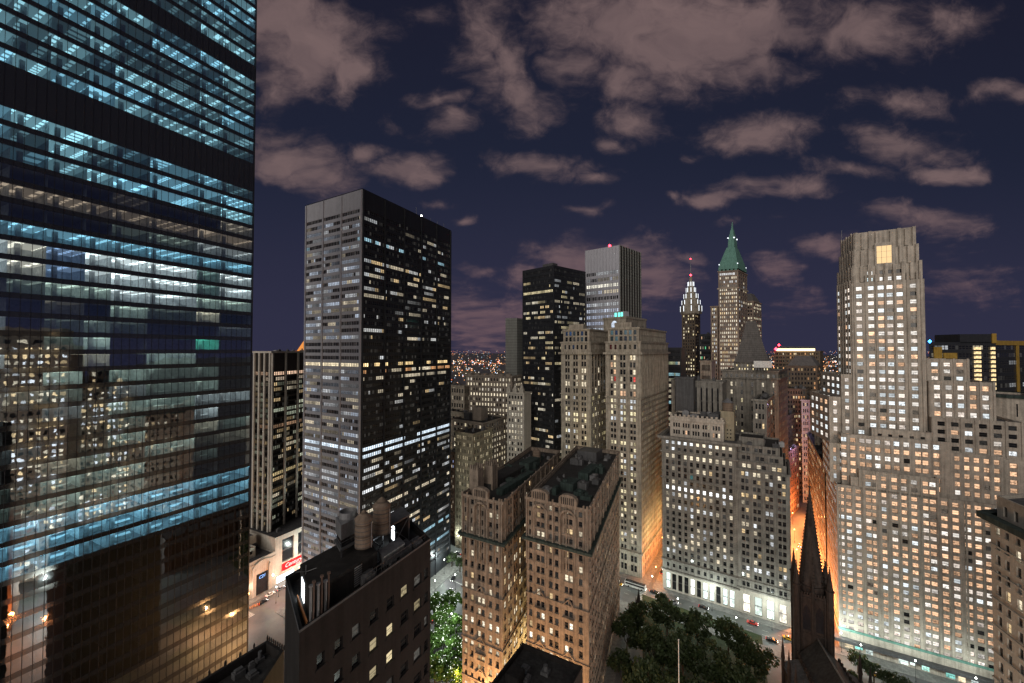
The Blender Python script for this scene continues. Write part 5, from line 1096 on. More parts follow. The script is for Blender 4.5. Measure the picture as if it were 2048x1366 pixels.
annex('roof_plant_block', 'plain dark louvred block on the left end of the pilastered office', 'building', (1350, 1386, 1392), 262, 756, 'dull_panel', 1, 1, 0, lit(0), seed=110, units=0, wh=.02, bf=.02)
annex('court_office_building', 'narrow grey wing with lit windows in front of the stepped pyramid building', 'office building', (1504, 1532, 1545), 236, 800, 'smooth_grey_stone', 18, 3, 2, lit(.4, (WW, WARM), (.5, 1.3)), seed=111)
# down the orange street, right of the pyramid building
annex('terrace_roof_building', 'dark block with a bright strip of light and red lamp on its roof', 'building', (1548, 1640, 1646), 480, 702, 'brown_brick', 30, 12, 0, lit(.18, (WARM, ORG, WW), (.5, 1.2)), seed=112, fd=Vector((-.99, .14)), per=2, bf=.7, units=0)
B = Bld('roof_terrace', 'long glowing roof terrace on the far dark block', 'terrace', XY(1550, 481), 5); mb = MB(); p, q = XY(1556, 484), XY(1630, 474); B.fbox(mb, p, q, 0, (V2(q)-V2(p)).length, Z(702, 480), Z(697, 480), -5, 0); mb.build('lit_band', 'roof_strip', B.root); mb = MB(); B.fbox(mb, p, q, 0, (V2(q)-V2(p)).length, Z(696.5, 480), Z(693, 480), -6, 1); mb.build('canopy', 'dull_panel', B.root); mb = MB(); mb.octa((*XY(1558, 483), Z(690, 480)), 1.6); mb.octa((*XY(1552, 483), Z(698, 480)), 2.2); mb.build('red_lamp', 'lamp_red', B.root); B.finish()
B, pl, zt = simple('hip_roofed_brick_block', 'brown brick block with hipped roof standing in front of the terrace building', 'office building', (1573, 1634, 1642), 395, 732, 'brown_brick', 26, 9, 3, lit(.2, (WARM, WW, ORG), (.4, 1.3)), seed=113, fd=Vector((-.97, .24)), bf=.5, units=0)
mb = MB(); cx = sum(p[0] for p in pl)/4; cy = sum(p[1] for p in pl)/4; mb.prism(pl, zt-.3, Z(712, 395), top=[(cx + (p[0]-cx)*.5, cy + (p[1]-cy)*.5) for p in pl]); mb.build('hipped_roof', 'lead_roof', B.root); B.finish()
annex('brown_stepped_block', 'brown brick lower step in front of the hip roofed block', 'office building', (1566, 1612, 1622), 372, 778, 'brown_brick', 22, 8, 2, lit(.18, (WARM, ORG, WW), (.4, 1.3)), seed=114, fd=Vector((-.97, .24)))
annex('street_wall_building', 'brown building lining the left side of the orange street', 'office building', (1556, 1568, 1590), 345, 834, 'brown_brick', 18, 2, 7, lit(.15, (WARM,), (.4, 1.)), seed=115, sd=Vector((.60, .80)))
annex('low_street_building', 'low orange lit brick building at the bend of the orange street', 'building', (1562, 1569, 1594), 318, 906, 'red_brown_brick', 10, 2, 6, lit(.1, (WARM,), (.4, 1.)), seed=116, sd=Vector((.60, .80)))
annex('narrow_white_building', 'narrow white building lit violet at its edge beside the green roof', 'building', (1601, 1618, 1626), 356, 800, 'white_stone', 16, 3, 2, lit(.2, (WARM,), (.4, 1.)), seed=117, fd=Vector((-.97, .24)))
pl, zt = annex('violet_lit_building', 'white building washed in violet light behind the green copper roof', 'building', (1622, 1662, 1672), 345, 788, 'white_stone', 16, 6, 2, lit(.2, (WARM, RED), (.6, 1.2)), seed=118, fd=Vector((-.97, .24)))
for k, (px_, py_) in enumerate(((1612, 840), (1640, 815), (1612, 905))):
    fl = thing('violet_floodlight', tuple(P(px_, py_, 325)), 'violet floodlight aimed at the white buildings behind the skyscraper', 'floodlight', 'violet floodlights'); mb = MB(); c = P(px_, py_, 325); mb.lathe(c.x, c.y, [(.0, c.z-.3), (.4, c.z-.3), (.5, c.z+.2), (0, c.z+.3)], 8); mb.build('housing', 'black_paint', fl)
    ld = bpy.data.lights.new('violet_light', 'POINT'); ld.energy = 6000; ld.color = (.68, .52, 1); ld.shadow_soft_size = .5; lo = bpy.data.objects.new('violet_light', ld); col.objects.link(lo); lo.parent = fl; lo.location = (0, 2.5, .5)
B, pl, zt = simple('green_roof_building', 'old stone building with a pale green copper hip roof tucked behind the skyscraper', 'building', (1626, 1636, 1666), 268, 858, 'limestone', 12, 2, 5, lit(.15, (WARM,), (.4, .9)), seed=119, fd=Vector((-.97, .24)), units=0)
mb = MB(); cx = sum(p[0] for p in pl)/4; cy = sum(p[1] for p in pl)/4; mb.prism(pl, zt-.3, Z(826, 236), top=[(cx + (p[0]-cx)*.25, cy + (p[1]-cy)*.25) for p in pl]); mb.build('hipped_roof', 'copper_green', B.root); B.finish()
annex('cornice_street_building', 'stone building with deep brown cornice at the left foot of the setback skyscraper', 'office building', (1612, 1645, 1662), 219, 930, 'limestone', 14, 14, 2, lit(.5, (WARM, ORG), (.3, .9)), seed=120, fd=Vector((.53, .848)))
# dark building with gold trim at the far right
B, pl, zt = simple('gold_trimmed_tower', 'dark glass block with gold frame bands and two columns of lit windows behind the skyscraper', 'office building', (1858, 1992, 2075), 330, 684, 'dark_metal', 22, 1, 1, lit(.1, (CW, WW), (.1, .5)), lit(.15, (CW,), (.1, .5)), 121, per=18, bf=.97, fd=Vector((-.99, .14)), sd=Vector((.80, .60)), ledge=False, units=0, fr_group='row')
p, q = V2(pl[3]), V2(pl[0]); L = (q-p).length
pt2 = [tuple(p.lerp(q, .47)), tuple(p.lerp(q, .985)), tuple(p.lerp(q, .985) + Vector((0, 20))), tuple(p.lerp(q, .47) + Vector((0, 20)))]; B.tier(pt2, zt-.9, Z(668, 330), 'dark_metal', {}, roof='roof_tar')
for px_ in (1953, 1984):
    u = edge_u(p, q, px_)
    for k in range(12):
        mb = MB(); z = Z(694 + k*8.9, 330); d = (q-p).normalized(); n = Vector((d.y, -d.x)); w2 = 2.6 if px_ == 1953 else 1.7
        mb.face([(*(p + d*x + n*.7), zz) for x, zz in ((u-w2, z-2.2), (u+w2, z-2.2), (u+w2, z), (u-w2, z))], uv=[(.1, .1), (.9, .1), (.9, .45), (.1, .45)], c=(1.5, 1.1, .55, .9)); mb.build('stair_window', 'window_glass', B.root)
g = B.m('gold_frame', 'gold_panel'); L2 = (V2(pl[1])-V2(pl[0])).length
B.fbox(g, pl[0], pl[1], 0, L2, zt-2.5, zt+1.2, .02, .8); B.fbox(g, pl[0], pl[1], L2*.46, L2*.46+3.4, 60, zt-2.6, .02, .8); B.fbox(g, pl[3], pl[0], L-3.2, L, Z(684, 330)-1, Z(667, 330), .02, .8)
for a, b_, z0_, z1_ in ((3, 9, 4, 14), (10, 20, 9, 14), (1, 4, 14, 20)): B.fbox(g, pl[3], pl[0], a, b_, zt-z1_, zt-z0_, .02, .8)
mb = MB(); mb.octa((*XY(1860, 329), zt+.5), 1.6); mb.build('blue_lamp', 'lamp_blue', B.root); B.finish()
#PART4
# ---- church ---------------------------------------------------------------------------
K = 'church_stone'; cs = Vector((110., 149.)); cu = Vector((.86, -.51)); cv = Vector((.51, .86))
CH = Bld('gothic_church', 'dark brownstone gothic church with tall crocketed spire and pinnacles in front of the orange street', 'church', cs, 131)
def cq(a, b, o=None): v = (o or cs) + cu*a + cv*b; return (v.x, v.y)
def cbox(mb, a0, a1, b0, b1, z0, z1, o=None): mb.prism([cq(a0, b0, o), cq(a1, b0, o), cq(a1, b1, o), cq(a0, b1, o)], z0, z1)
mb = MB(); cbox(mb, -4.8, 4.8, -4.8, 4.8, 0, 47)
for z in (20, 33, 45.5): cbox(mb, -5.05, 5.05, -5.05, 5.05, z, z + .6)
for a in (-3.4, -.25, .25, 3.4):
    cbox(mb, a-.22, a+.22, -5.25, -4.79, 0, 48.2 - abs(a)*.2); cbox(mb, 4.79, 5.25, a-.22, a+.22, 0, 48.2); cbox(mb, -5.25, -4.79, a-.22, a+.22, 0, 48.2)
for k in range(13): cbox(mb, -4.8 + k*.8 - .2, -4.8 + k*.8 + .2, -4.95, -4.6, 47, 48.0); cbox(mb, 4.6, 4.95, -4.8 + k*.8 - .2, -4.8 + k*.8 + .2, 47, 48.0); cbox(mb, -4.95, -4.6, -4.8 + k*.8 - .2, -4.8 + k*.8 + .2, 47, 48.0)
mb.build('tower', K, CH.root)
def pinnacle(a, b, z0, z1, z2, r, name='pinnacle'):
    mb = MB(); x, y = cq(a, b); mb.lathe(x, y, [(r, z0), (r, z1), (r*1.25, z1), (r*1.25, z1+.4), (r*.9, z1+.4), (.06, z2)], 8)
    n = int((z2-z1)/.9)
    for k in range(n):
        f = k/n; rr = r*.9*(1-f); zz = z1 + .6 + (z2-z1-.6)*f
        for c in range(4): an = c*math.pi/2 + .3; mb.octa((x + (rr+.1)*math.cos(an), y + (rr+.1)*math.sin(an), zz), .16)
    mb.octa((x, y, z2), .28); mb.build(name, K, CH.root)
for a in (-1, 1):
    for b in (-1, 1):
        pinnacle(a*4.8, b*4.8, 0, 50.0, 58.5 if (a, b) != (1, 1) else 57, 1.15)
for a, b in ((0, -4.9), (4.9, 0), (-4.9, 0)): pinnacle(a, b, 45, 48.5, 52.5, .5)
for s_ in (-1.9, 1.9):                       # belfry lancets with tracery
    for face in (0, 1, 2):
        mb = MB(); pts = [(-1.1, 34.6), (1.1, 34.6), (1.1, 41), (.7, 42.5), (0, 43.6), (-.7, 42.5), (-1.1, 41)]
        if face == 0: f = [(*cq(s_ + x, -4.83), z) for x, z in pts]
        elif face == 1: f = [(*cq(4.83, s_ + x), z) for x, z in pts]
        else: f = [(*cq(-4.83, s_ - x), z) for x, z in pts]
        mb.face(f); mb.build('belfry_opening', 'black_paint', CH.root)
mb = MB(); x, y = cq(0, 0); pr = [(4.3, 47), (4.3, 49.5), (3.9, 49.5), (.12, 84)]
mb.lathe(x, y, pr, 8, ph=.39); mb.lathe(x, y, [(.12, 83.6), (.5, 84.4), (.1, 85.2), (.1, 87)], 8)
for c in range(8):
    an = c*math.pi/4 + .39
    for k in range(28): f = k/28; rr = 3.9*(1-f)+.1; mb.octa((x + rr*math.cos(an), y + rr*math.sin(an), 50.2 + 33.5*f), .42*(1-.4*f))
mb.build('spire', K, CH.root)
# nave towards the viewer
nv = Vector((-.316, -.949)); nu = Vector((.949, -.316)); nO = cs + nv*5.5
def nq(a, b): v = nO + nv*a + nu*b; return (v.x, v.y)
nl = 52
mb = MB(); mb.prism([nq(0, -6), nq(nl, -6), nq(nl, 6), nq(0, 6)], 0, 26); mb.build('nave', K, CH.root)
mb = MB(); A = [(*nq(0, -6.4), 25.8), (*nq(nl, -6.4), 25.8), (*nq(nl, 0), 32.5), (*nq(0, 0), 32.5), (*nq(0, 6.4), 25.8), (*nq(nl, 6.4), 25.8)]
mb.face([A[0], A[1], A[2], A[3]]); mb.face([A[3], A[2], A[5], A[4]]); mb.face([A[0], A[3], A[4]]); mb.face([A[1], A[5], A[2]]); mb.build('nave_roof', 'roof_tar', CH.root)
mb = MB(); mb.prism([nq(0, -11), nq(nl, -11), nq(nl, -6.01), nq(0, -6.01)], 0, 22); mb.prism([nq(0, 6.01), nq(nl, 6.01), nq(nl, 11), nq(0, 11)], 0, 22); mb.build('aisle', K, CH.root)
mb = MB()
for s_ in (-1, 1):
    f = [(*nq(0, 11.2*s_), 22.1), (*nq(nl, 11.2*s_), 22.1), (*nq(nl, 6.02*s_), 24.4), (*nq(0, 6.02*s_), 24.4)]; mb.face(f if s_ < 0 else f[::-1])
mb.build('aisle_roof', 'roof_grey', CH.root)
mb = MB(); mb.prism([nq(0, -.12), nq(nl, -.12), nq(nl, .12), nq(0, .12)], 32.3, 33.0); mb.build('ridge', 'galvanised', CH.root)
mb = MB()
for k in range(26):
    for s_ in (-1, 1): a, b = nq(k*2.0, 6.2*s_); mb.box(a-.3, a+.3, b-.3, b+.3, 25.8, 27.2)
mb.build('parapet', K, CH.root)
def npin(a, b, z1, z2, r=.42):
    mb = MB(); x, y = nq(a, b); mb.lathe(x, y, [(r, 0), (r, z1), (r*1.3, z1), (r*1.3, z1+.3), (.04, z2)], 6)
    for k in range(5): mb.octa((x + r*.8*(1-k/5), y, z1 + (z2-z1)*k/5), .14); mb.octa((x - r*.8*(1-k/5), y, z1 + (z2-z1)*k/5), .14)
    mb.build('pinnacle', K, CH.root)
for k in range(8): npin(2 + k*6.6, 11.3, 25, 32.5, .55); npin(2 + k*6.6, -11.3, 25, 32.5, .55)
CH.finish()

# ---- foliage ---------------------------------------------------------------------------
def make_crown(seed, r, h, n, leaf=.55):
    rng = random.Random(seed); mb = MB(); cl = []
    for k in range(26):
        a = rng.uniform(0, 6.283); el = rng.uniform(-.25, 1); rad = rng.uniform(.35, 1)*r
        cl.append((math.cos(a)*rad*math.sqrt(max(.05, 1-el*el*.8)), math.sin(a)*rad*math.sqrt(max(.05, 1-el*el*.8)), h*.58 + el*h*.36, rng.uniform(.18, .36)*r, rng.uniform(.0, 1)))
    for k in range(n):
        cx, cy, cz, cr, tone = rng.choice(cl)
        v_ = Vector((rng.gauss(0, 1), rng.gauss(0, 1), rng.gauss(0, .8))).normalized()*cr*rng.uniform(.55, 1.05); c = Vector((cx, cy, cz)) + v_
        nn = Vector((rng.gauss(0, 1), rng.gauss(0, 1), rng.gauss(.5, 1))).normalized(); a = nn.orthogonal().normalized(); b = nn.cross(a); s_ = leaf*rng.uniform(.5, 1.2)
        tt = min(1, max(0, tone*.6 + rng.uniform(0, .4)))
        mb.face([c - a*s_, c - b*s_*.6, c + a*s_, c + b*s_*.6], c=(tt, tt, tt, 1))
    return mb, cl
def make_trunk(cl, h):
    mb = MB(); mb.tube((0, 0, 0), (.1, .05, h*.42), .34, .24, 8); top = Vector((.1, .05, h*.42))
    for c in cl[::4]: mb.tube(top - Vector((0, 0, h*.06)), (c[0]*.8, c[1]*.8, c[2]), .14, .04, 6)
    return mb
protos = {}
for kk, (lm, leafn) in {'dark': ('leaf_dark', 2600), 'bright': ('leaf_bright', 2600), 'street': ('leaf_dark', 1500)}.items():
    L_ = []
    for s_ in range(3):
        r, h = {'dark': (6.5, 15), 'bright': (5.2, 12), 'street': (3.6, 8)}[kk]
        mb, cl = make_crown(s_*7 + len(kk), r, h, leafn, {'dark': .62, 'bright': .5, 'street': .42}[kk])
        L_.append((mb.mesh('crown', lm), make_trunk(cl, h).mesh('trunk', 'bark'), cl, r, h))
    protos[kk] = L_
trng = random.Random(77)
def tree(kind, x, y, label, group, s_=1.0, lights=0):
    me, tr_, cl, r, h = protos[kind][trng.randrange(3)]
    t = thing('tree', (x, y, .1), label, 'tree', group); t.scale = (s_, s_, s_); t.rotation_euler = (0, 0, trng.uniform(0, 6.28))
    for nm, m_ in (('crown', me), ('trunk', tr_)):
        o = bpy.data.objects.new(nm, m_); col.objects.link(o); o.parent = t
    if lights:
        mb = MB()
        for k in range(lights):
            cx, cy, cz, cr, _ = trng.choice(cl); v_ = Vector((trng.gauss(0, 1), trng.gauss(0, 1), abs(trng.gauss(0, 1)))).normalized()*cr*1.06; mb.octa((cx+v_.x, cy+v_.y, cz+v_.z), .105)
        o = mb.build('fairy_lights', 'fairy', kind='stuff'); o.parent = t
    return t
flat('churchyard_lawn', [(45, 140), (72, 224), (118, 192), (84, 128)], .012, 'lawn')
yard = [(1330, 192, .95), (1275, 190, .85), (1390, 182, .9), (1480, 170, .82), (1520, 163, .75), (1450, 180, .85), (1250, 178, .9), (1300, 168, 1.), (1360, 166, .95), (1420, 160, .95), (1480, 152, .85), (1290, 152, .95), (1355, 148, .95), (1420, 142, .9), (1500, 140, .8), (1240, 160, .8)]
ylab = ['dark broad churchyard tree by the avenue, near the small stone monument', 'dark leafy churchyard tree against the gothic block wall']
for k, (px_, D_, s_) in enumerate(yard):
    p = XY(px_, D_); tree('dark', p[0], p[1], 'dark leafy tree in the churchyard between the gothic block and the church', 'churchyard trees', s_*1.22)
park = [(872, 192), (893, 196), (915, 188), (868, 178), (890, 180), (912, 174), (872, 165), (896, 162), (918, 160), (876, 204), (905, 206)]
for k, (px_, D_) in enumerate(park):
    p = XY(px_, D_); tree('bright', p[0], p[1], 'green park tree strung with tiny white lights beside the gothic block', 'lit trees in the small park', .95, 45)
for k, (px_, D_) in enumerate(((905, 252), (921, 246))):
    p = XY(px_, D_); tree('street', p[0], p[1], 'small street tree on the pavement beyond the small park', 'street trees beyond the park', 1.0)
for k, (px_, D_) in enumerate(((1705, 170), (1735, 164), (1768, 160), (1800, 156), (1840, 152), (1690, 160))):
    p = XY(px_, D_); tree('street', p[0], p[1], 'small street tree standing below the glowing shopfronts of the skyscraper', 'street trees below the skyscraper', 1.0)

# ---- streets -----------------------------------------------------------------------------
def strip(name, p, q, wdt, z, mt):
    p = V2(p); q = V2(q); d = (q-p).normalized(); n = Vector((-d.y, d.x))*wdt/2
    return flat(name, [tuple(p-n), tuple(q-n), tuple(q+n), tuple(p+n)], z, mt)
plain('road_paint', (.62, .62, .58), .6); plain('orange_plastic', (.8, .25, .04), .5)
ax = lambda t, o: along(along(s0, sd_, t), Vector((-.547, -.837)), o)       # along the avenue, o metres in front of the facades
for o in (9.5, 13, 16.5):
    for k in range(16): strip('lane_marking', ax(-30 + k*6.5, o), ax(-27.3 + k*6.5, o), .14, .006, 'road_paint')
pk = [ax(-8, 21), ax(75, 21), ax(75, 26), ax(-8, 26)]; mb = MB(); mb.prism(pk[::-1] if (V2(pk[1])-V2(pk[0])).cross(V2(pk[2])-V2(pk[1])) < 0 else pk, 0, .15); mb.build('pavement', 'paving', kind='structure')
ws = (143., 190.); 
for k in range(14): strip('lane_marking', along(ws, back, -4 + k*7), along(ws, back, -1 + k*7), .14, .006, 'road_paint')
xs = wl(-6, 9)
for k in range(9): a = wl(-9 + k*.0, 6 + k*1.0); strip('crosswalk', wl(-8.5, 6 + k*1.1), wl(-4.5, 6 + k*1.1), .5, .006, 'road_paint')
for t0, o in ((-16, 9), (-16, 13), (-24, 11)): strip('lane_marking', wl(t0, o), wl(t0 + 5, o), .15, .006, 'road_paint')
strip('lane_marking', wl(-14, 6), wl(-14, 16), .3, .006, 'road_paint')
ex = [XY(868, 232), XY(925, 262)]
for k in range(6): strip('lane_marking', tuple(V2(XY(862, 215)).lerp(V2(XY(918, 262)), k/6)), tuple(V2(XY(862, 215)).lerp(V2(XY(918, 262)), k/6 + .07)), .15, .006, 'road_paint')
strip('lane_marking', XY(900, 239), XY(925, 233), .35, .006, 'road_paint')

def car_body(L, Wd, H, van=False):
    mb = MB(); sec = [(-L/2, .35, .62), (-L/2+.12, .25, .85), (-L*.28, .22, .92), (L*.18, .22, .92), (L*.42, .25, .80), (L/2, .35, .62)]
    for (x0, b0, t0), (x1, b1, t1) in zip(sec, sec[1:]):
        w0, w1 = Wd/2*(.94 if abs(x0) > L*.45 else 1), Wd/2*(.94 if abs(x1) > L*.45 else 1)
        mb.face([(x0, -w0, t0), (x1, -w1, t1), (x1, w1, t1), (x0, w0, t0)]); mb.face([(x0, -w0, b0), (x1, -w1, b1), (x1, -w1, t1), (x0, -w0, t0)]); mb.face([(x1, w1, b1), (x0, w0, b0), (x0, w0, t0), (x1, w1, t1)]); mb.face([(x0, w0, b0), (x1, w1, b1), (x1, -w1, b1), (x0, -w0, b0)])
    w = Wd/2*.94
    mb.face([(-L/2, -w, .35), (-L/2, -w, .62), (-L/2, w, .62), (-L/2, w, .35)]); mb.face([(L/2, w, .35), (L/2, w, .62), (L/2, -w, .62), (L/2, -w, .35)])
    a, b = Wd/2*.9, Wd/2*.72
    rf = [(-L*.30, a, .92), (-L*.17, b, H), (L*.08, b, H), (L*.24, a, .90)]
    mb.face([(rf[1][0], -b, H), (rf[2][0], -b, H), (rf[2][0], b, H), (rf[1][0], b, H)])
    gl = MB()
    gl.face([(rf[0][0], -a, .92), (rf[1][0], -b, H), (rf[1][0], b, H), (rf[0][0], a, .92)]); gl.face([(rf[3][0], a, .9), (rf[2][0], b, H), (rf[2][0], -b, H), (rf[3][0], -a, .9)])
    for s_ in (-1, 1):
        f = [(rf[0][0], s_*a, .92), (rf[3][0], s_*a, .9), (rf[2][0], s_*b, H), (rf[1][0], s_*b, H)]; gl.face(f if s_ < 0 else f[::-1])
    return mb, gl
bm_, gm_ = car_body(4.6, 1.8, 1.45); bodies = {k: bm_.mesh('body', k) for k in ('black_paint', 'white_paint', 'grey_paint', 'yellow_paint', 'red_paint')}; glm = gm_.mesh('windows', 'black_paint')
wm = MB(); wm.tube((0, -.11, 0), (0, .11, 0), .33, n=14); wmesh = wm.mesh('wheel', 'tyre')
hm = MB(); hm.box(-.03, .04, -.17, .17, -.07, .07); hmesh = hm.mesh('headlight', 'headlight'); tmesh = hm.mesh('taillight', 'taillight')
def car(x, y, ang, paint, label, lights=True, taxi=False):
    t = thing('taxi' if taxi else 'car', (x, y, .006), label, 'taxi' if taxi else 'car'); t.rotation_euler = (0, 0, ang)
    def ch(nm, me, loc): o = bpy.data.objects.new(nm, me); col.objects.link(o); o.parent = t; o.location = loc
    ch('body', bodies[paint], (0, 0, 0)); ch('window', glm, (0, 0, 0))
    for a in (-1.4, 1.4):
        for b in (-.86, .86): ch('wheel', wmesh, (a, b, .33))
    if lights:
        for b in (-.62, .62): ch('headlight', hmesh, (2.3, b, .6)); ch('taillight', tmesh, (-2.3, b, .62))
    if taxi: m_ = MB(); m_.box(-.15, .15, -.35, .35, 1.45, 1.65); ch('roof_sign', m_.mesh('roof_sign', 'sign_white'), (0, 0, 0))
av = math.atan2(sd_.y, sd_.x); wa = math.atan2(back.y, back.x)
p = ax(58.5, 10); car(p[0], p[1], av, 'yellow_paint', 'yellow taxi on the avenue beside the glowing shopfronts', True, True)
p = ax(-3, 7.5); car(p[0], p[1], av, 'black_paint', 'black car at the mouth of the side street by the corniced block', True)
p = ax(-7, 9); car(*along(along(s0, Vector((.63, .776)), 16), sd_, -5.5), math.atan2(.776, .63), 'black_paint', 'dark car parked in the side street between the limestone wings and the corniced block', True)
p = along(ws, back, 40); car(p[0], p[1], wa + math.pi, 'white_paint', 'white car with headlights on, far down the orange street')
p = along(ws, back, 62); car(p[0] - 3, p[1], wa + math.pi, 'red_paint', 'red car further along the orange street')
sa = math.atan2(262-215, XY(918, 262)[0]-XY(862, 215)[0])
for px_, D_, pt_, lb, an in ((907, 238, 'black_paint', 'black car with headlights on, driving by the foot of the black tower', sa + math.pi), (901, 226, 'black_paint', 'dark car parked by the park trees, farther of the two', sa), (880, 212, 'black_paint', 'long dark car parked by the park trees, nearer of the two', sa), (868, 204, 'white_paint', 'white car at the corner of the dark hotel', sa), (918, 268, 'grey_paint', 'grey car in the bright gap behind the gothic block', sa + 1.2)):
    p = XY(px_, D_); car(p[0], p[1], an, pt_, lb)
p = wl(3, 9.5); car(p[0], p[1], math.atan2(wd.y, wd.x), 'black_paint', 'black pickup sized car at the crossing below the store')
for k, (t_, pt_, lb) in enumerate(((9, 'white_paint', 'white car parked along the store front'), (15, 'grey_paint', 'grey car parked along the store front'))): p = wl(t_, 4.6 + 1.6); car(p[0], p[1], math.atan2(wd.y, wd.x), pt_, lb)
for k in range(8):
    p = wl(-3 + k*.8, 8.2 + (k % 2)*.5 + (k//4)*.8); t_ = thing('traffic_barrel', (*p, .006), 'orange striped barrel at the crossing below the store', 'traffic barrel', 'orange barrels at the crossing'); mb = MB(); mb.lathe(*p, [(.36, 0.), (.36, .12), (.28, .13), (.24, 1.0), (0, 1.02)], 10); mb.build('drum', 'orange_plastic', t_); mb = MB(); mb.lathe(*p, [(.285, .45), (.272, .65)], 10); mb.build('band', 'road_paint', t_)
# signal arm at the crossing
p = wl(-17.5, 12); t_ = thing('traffic_signal', (*p, 0), 'traffic signal mast with long curved arm and red light at the crossing', 'traffic light')
mb = MB(); mb.tube((*p, 0), (*p, 6), .11, .08); q = wl(-14, 16); mb.tube((*p, 6), ((p[0]+q[0])/2, (p[1]+q[1])/2, 6.8), .07); mb.tube(((p[0]+q[0])/2, (p[1]+q[1])/2, 6.8), (*q, 6.9), .06); mb.build('mast', 'galvanised', t_)
mb = MB(); mb.box(q[0]-.2, q[0]+.2, q[1]-.2, q[1]+.2, 6.0, 7.1); mb.build('signal_head', 'black_paint', t_); mb = MB(); mb.octa((q[0], q[1]-.25, 6.85), .2); mb.build('lamp', 'lamp_red', t_)
# small spiked monument and flagpole in the churchyard
p = XY(1274, 207); t_ = thing('stone_monument', (*p, 0), 'small dark pointed stone monument at the churchyard corner', 'monument'); mb = MB(); mb.lathe(*p, [(1.9, 0), (1.9, 2.5), (1.5, 2.5), (1.4, 6)], 8); mb.build('base', K, t_); mb = MB(); mb.lathe(*p, [(1.5, 6), (1.1, 7), (.05, 13.2)], 8); mb.build('spire', K, t_)
for a in range(4): mb = MB(); x, y = p[0] + 1.5*math.cos(a*1.571+.78), p[1] + 1.5*math.sin(a*1.571+.78); mb.lathe(x, y, [(.3, 0), (.3, 6), (.02, 8.4)], 6); mb.build('pinnacle', K, t_)
p = XY(1352, 134); t_ = thing('flagpole', (*p, 0), 'slender white flagpole rising among the churchyard trees', 'flagpole'); zt = Z(1281, 134); mb = MB(); mb.tube((*p, 0), (*p, zt), .2, .13, 8); mb.build('pole', 'pole_white', t_); mb = MB(); mb.octa((*p, zt + .2), .32); mb.build('finial', 'pole_white', t_)
# street furniture: lamps that give off the street light
pole_m = None
def lamp(x, y, kind, label, group, energy, h=8.5, r=.5):
    t = thing('street_lamp', (x, y, 0), label, 'street lamp', group); c = {'w': (.88, 1, .92), 'o': (1, .30, .085), 'y': (1, .74, .30), 'g': (1, .52, .20)}[kind]
    mb = MB(); mb.lathe(x, y, [(.22, 0), (.22, .6), (.09, .7), (.06, h-.2)], 8); mb.build('pole', 'dull_panel', t)
    mb = MB(); mb.lathe(x, y, [(0, h-.2), (.16, h-.15), (.26, h+.1), (.16, h+.35), (0, h+.4)], 10); mb.build('lantern', 'lamp_white' if kind == 'w' else 'lamp_orange', t)
    ld = bpy.data.lights.new('lamp_light', 'POINT'); ld.energy = energy; ld.color = c; ld.shadow_soft_size = r
    lo = bpy.data.objects.new('lamp_light', ld); col.objects.link(lo); lo.parent = t; lo.location = (0, 0, h + 1.2)
G = 'white street lamps along the avenue'
for k, (t_, o) in enumerate(((-34, 7.5), (-18, 21.5), (-4, 7), (12, 20.8), (26, 7), (38, 20.8), (52, 7), (64, 20.8), (78, 7))):
    p = ax(t_, o); lamp(p[0], p[1], 'w', 'white street lamp on the bright avenue in front of the shopfronts', G, 3800)
for k in range(10):
    p = along(along(ws, back, 8 + k*17), Vector((.8365, -.548)), 5 if k % 2 else -5); lamp(p[0], p[1], 'o', 'orange street lamp in the narrow orange street', 'orange lamps of the narrow street', 38000)
pp0 = along(s0, Vector((.63, .776)), 4)
for k in range(4):
    p = along(along(s0, sd_, -5.0), Vector((.60, .80)), 4 + k*16); lamp(p[0], p[1], 'o', 'orange lamp in the side street beside the limestone wings', 'orange lamps of the side street', 8500)
for k in range(3):
    p = V2(lR).lerp(V2(FLp), .5) + dd*(10 + k*22); lamp(p.x, p.y, 'y', 'yellow lamp in the alley between the twin gothic blocks', 'yellow alley lamps', 26000)
for k, (px_, D_) in enumerate(((915, 158), (1010, 128), (1100, 118), (960, 140))): p = XY(px_, D_); lamp(p[0], p[1], 'g', 'orange lamp on the street in front of the twin gothic blocks', 'orange lamps before the gothic blocks', 26000)
for k, (px_, D_) in enumerate(((890, 244), (872, 222), (918, 275), (912, 228))): p = XY(px_, D_); lamp(p[0], p[1], 'w', 'white lamp on the street between the black tower and the park', 'white lamps by the park', 7000)
for k, (px_, D_) in enumerate(((888, 170), (905, 186))): p = XY(px_, D_); lamp(p[0], p[1], 'w', 'white lamp among the park trees', 'lamps in the park', 5000, 14)
for k, (t_, o) in enumerate(((-12, 20), (-28, 14), (6, 16), (26, 13))): p = wl(t_, o); lamp(p[0], p[1], 'w', 'white lamp lighting the crossing below the store', 'lamps at the crossing', 3200)
for k in range(3): p = c1(6 + k*17, -9); lamp(p[0], p[1], 'w', 'white lamp below the shopfronts of the setback skyscraper', 'lamps below the skyscraper', 3200)

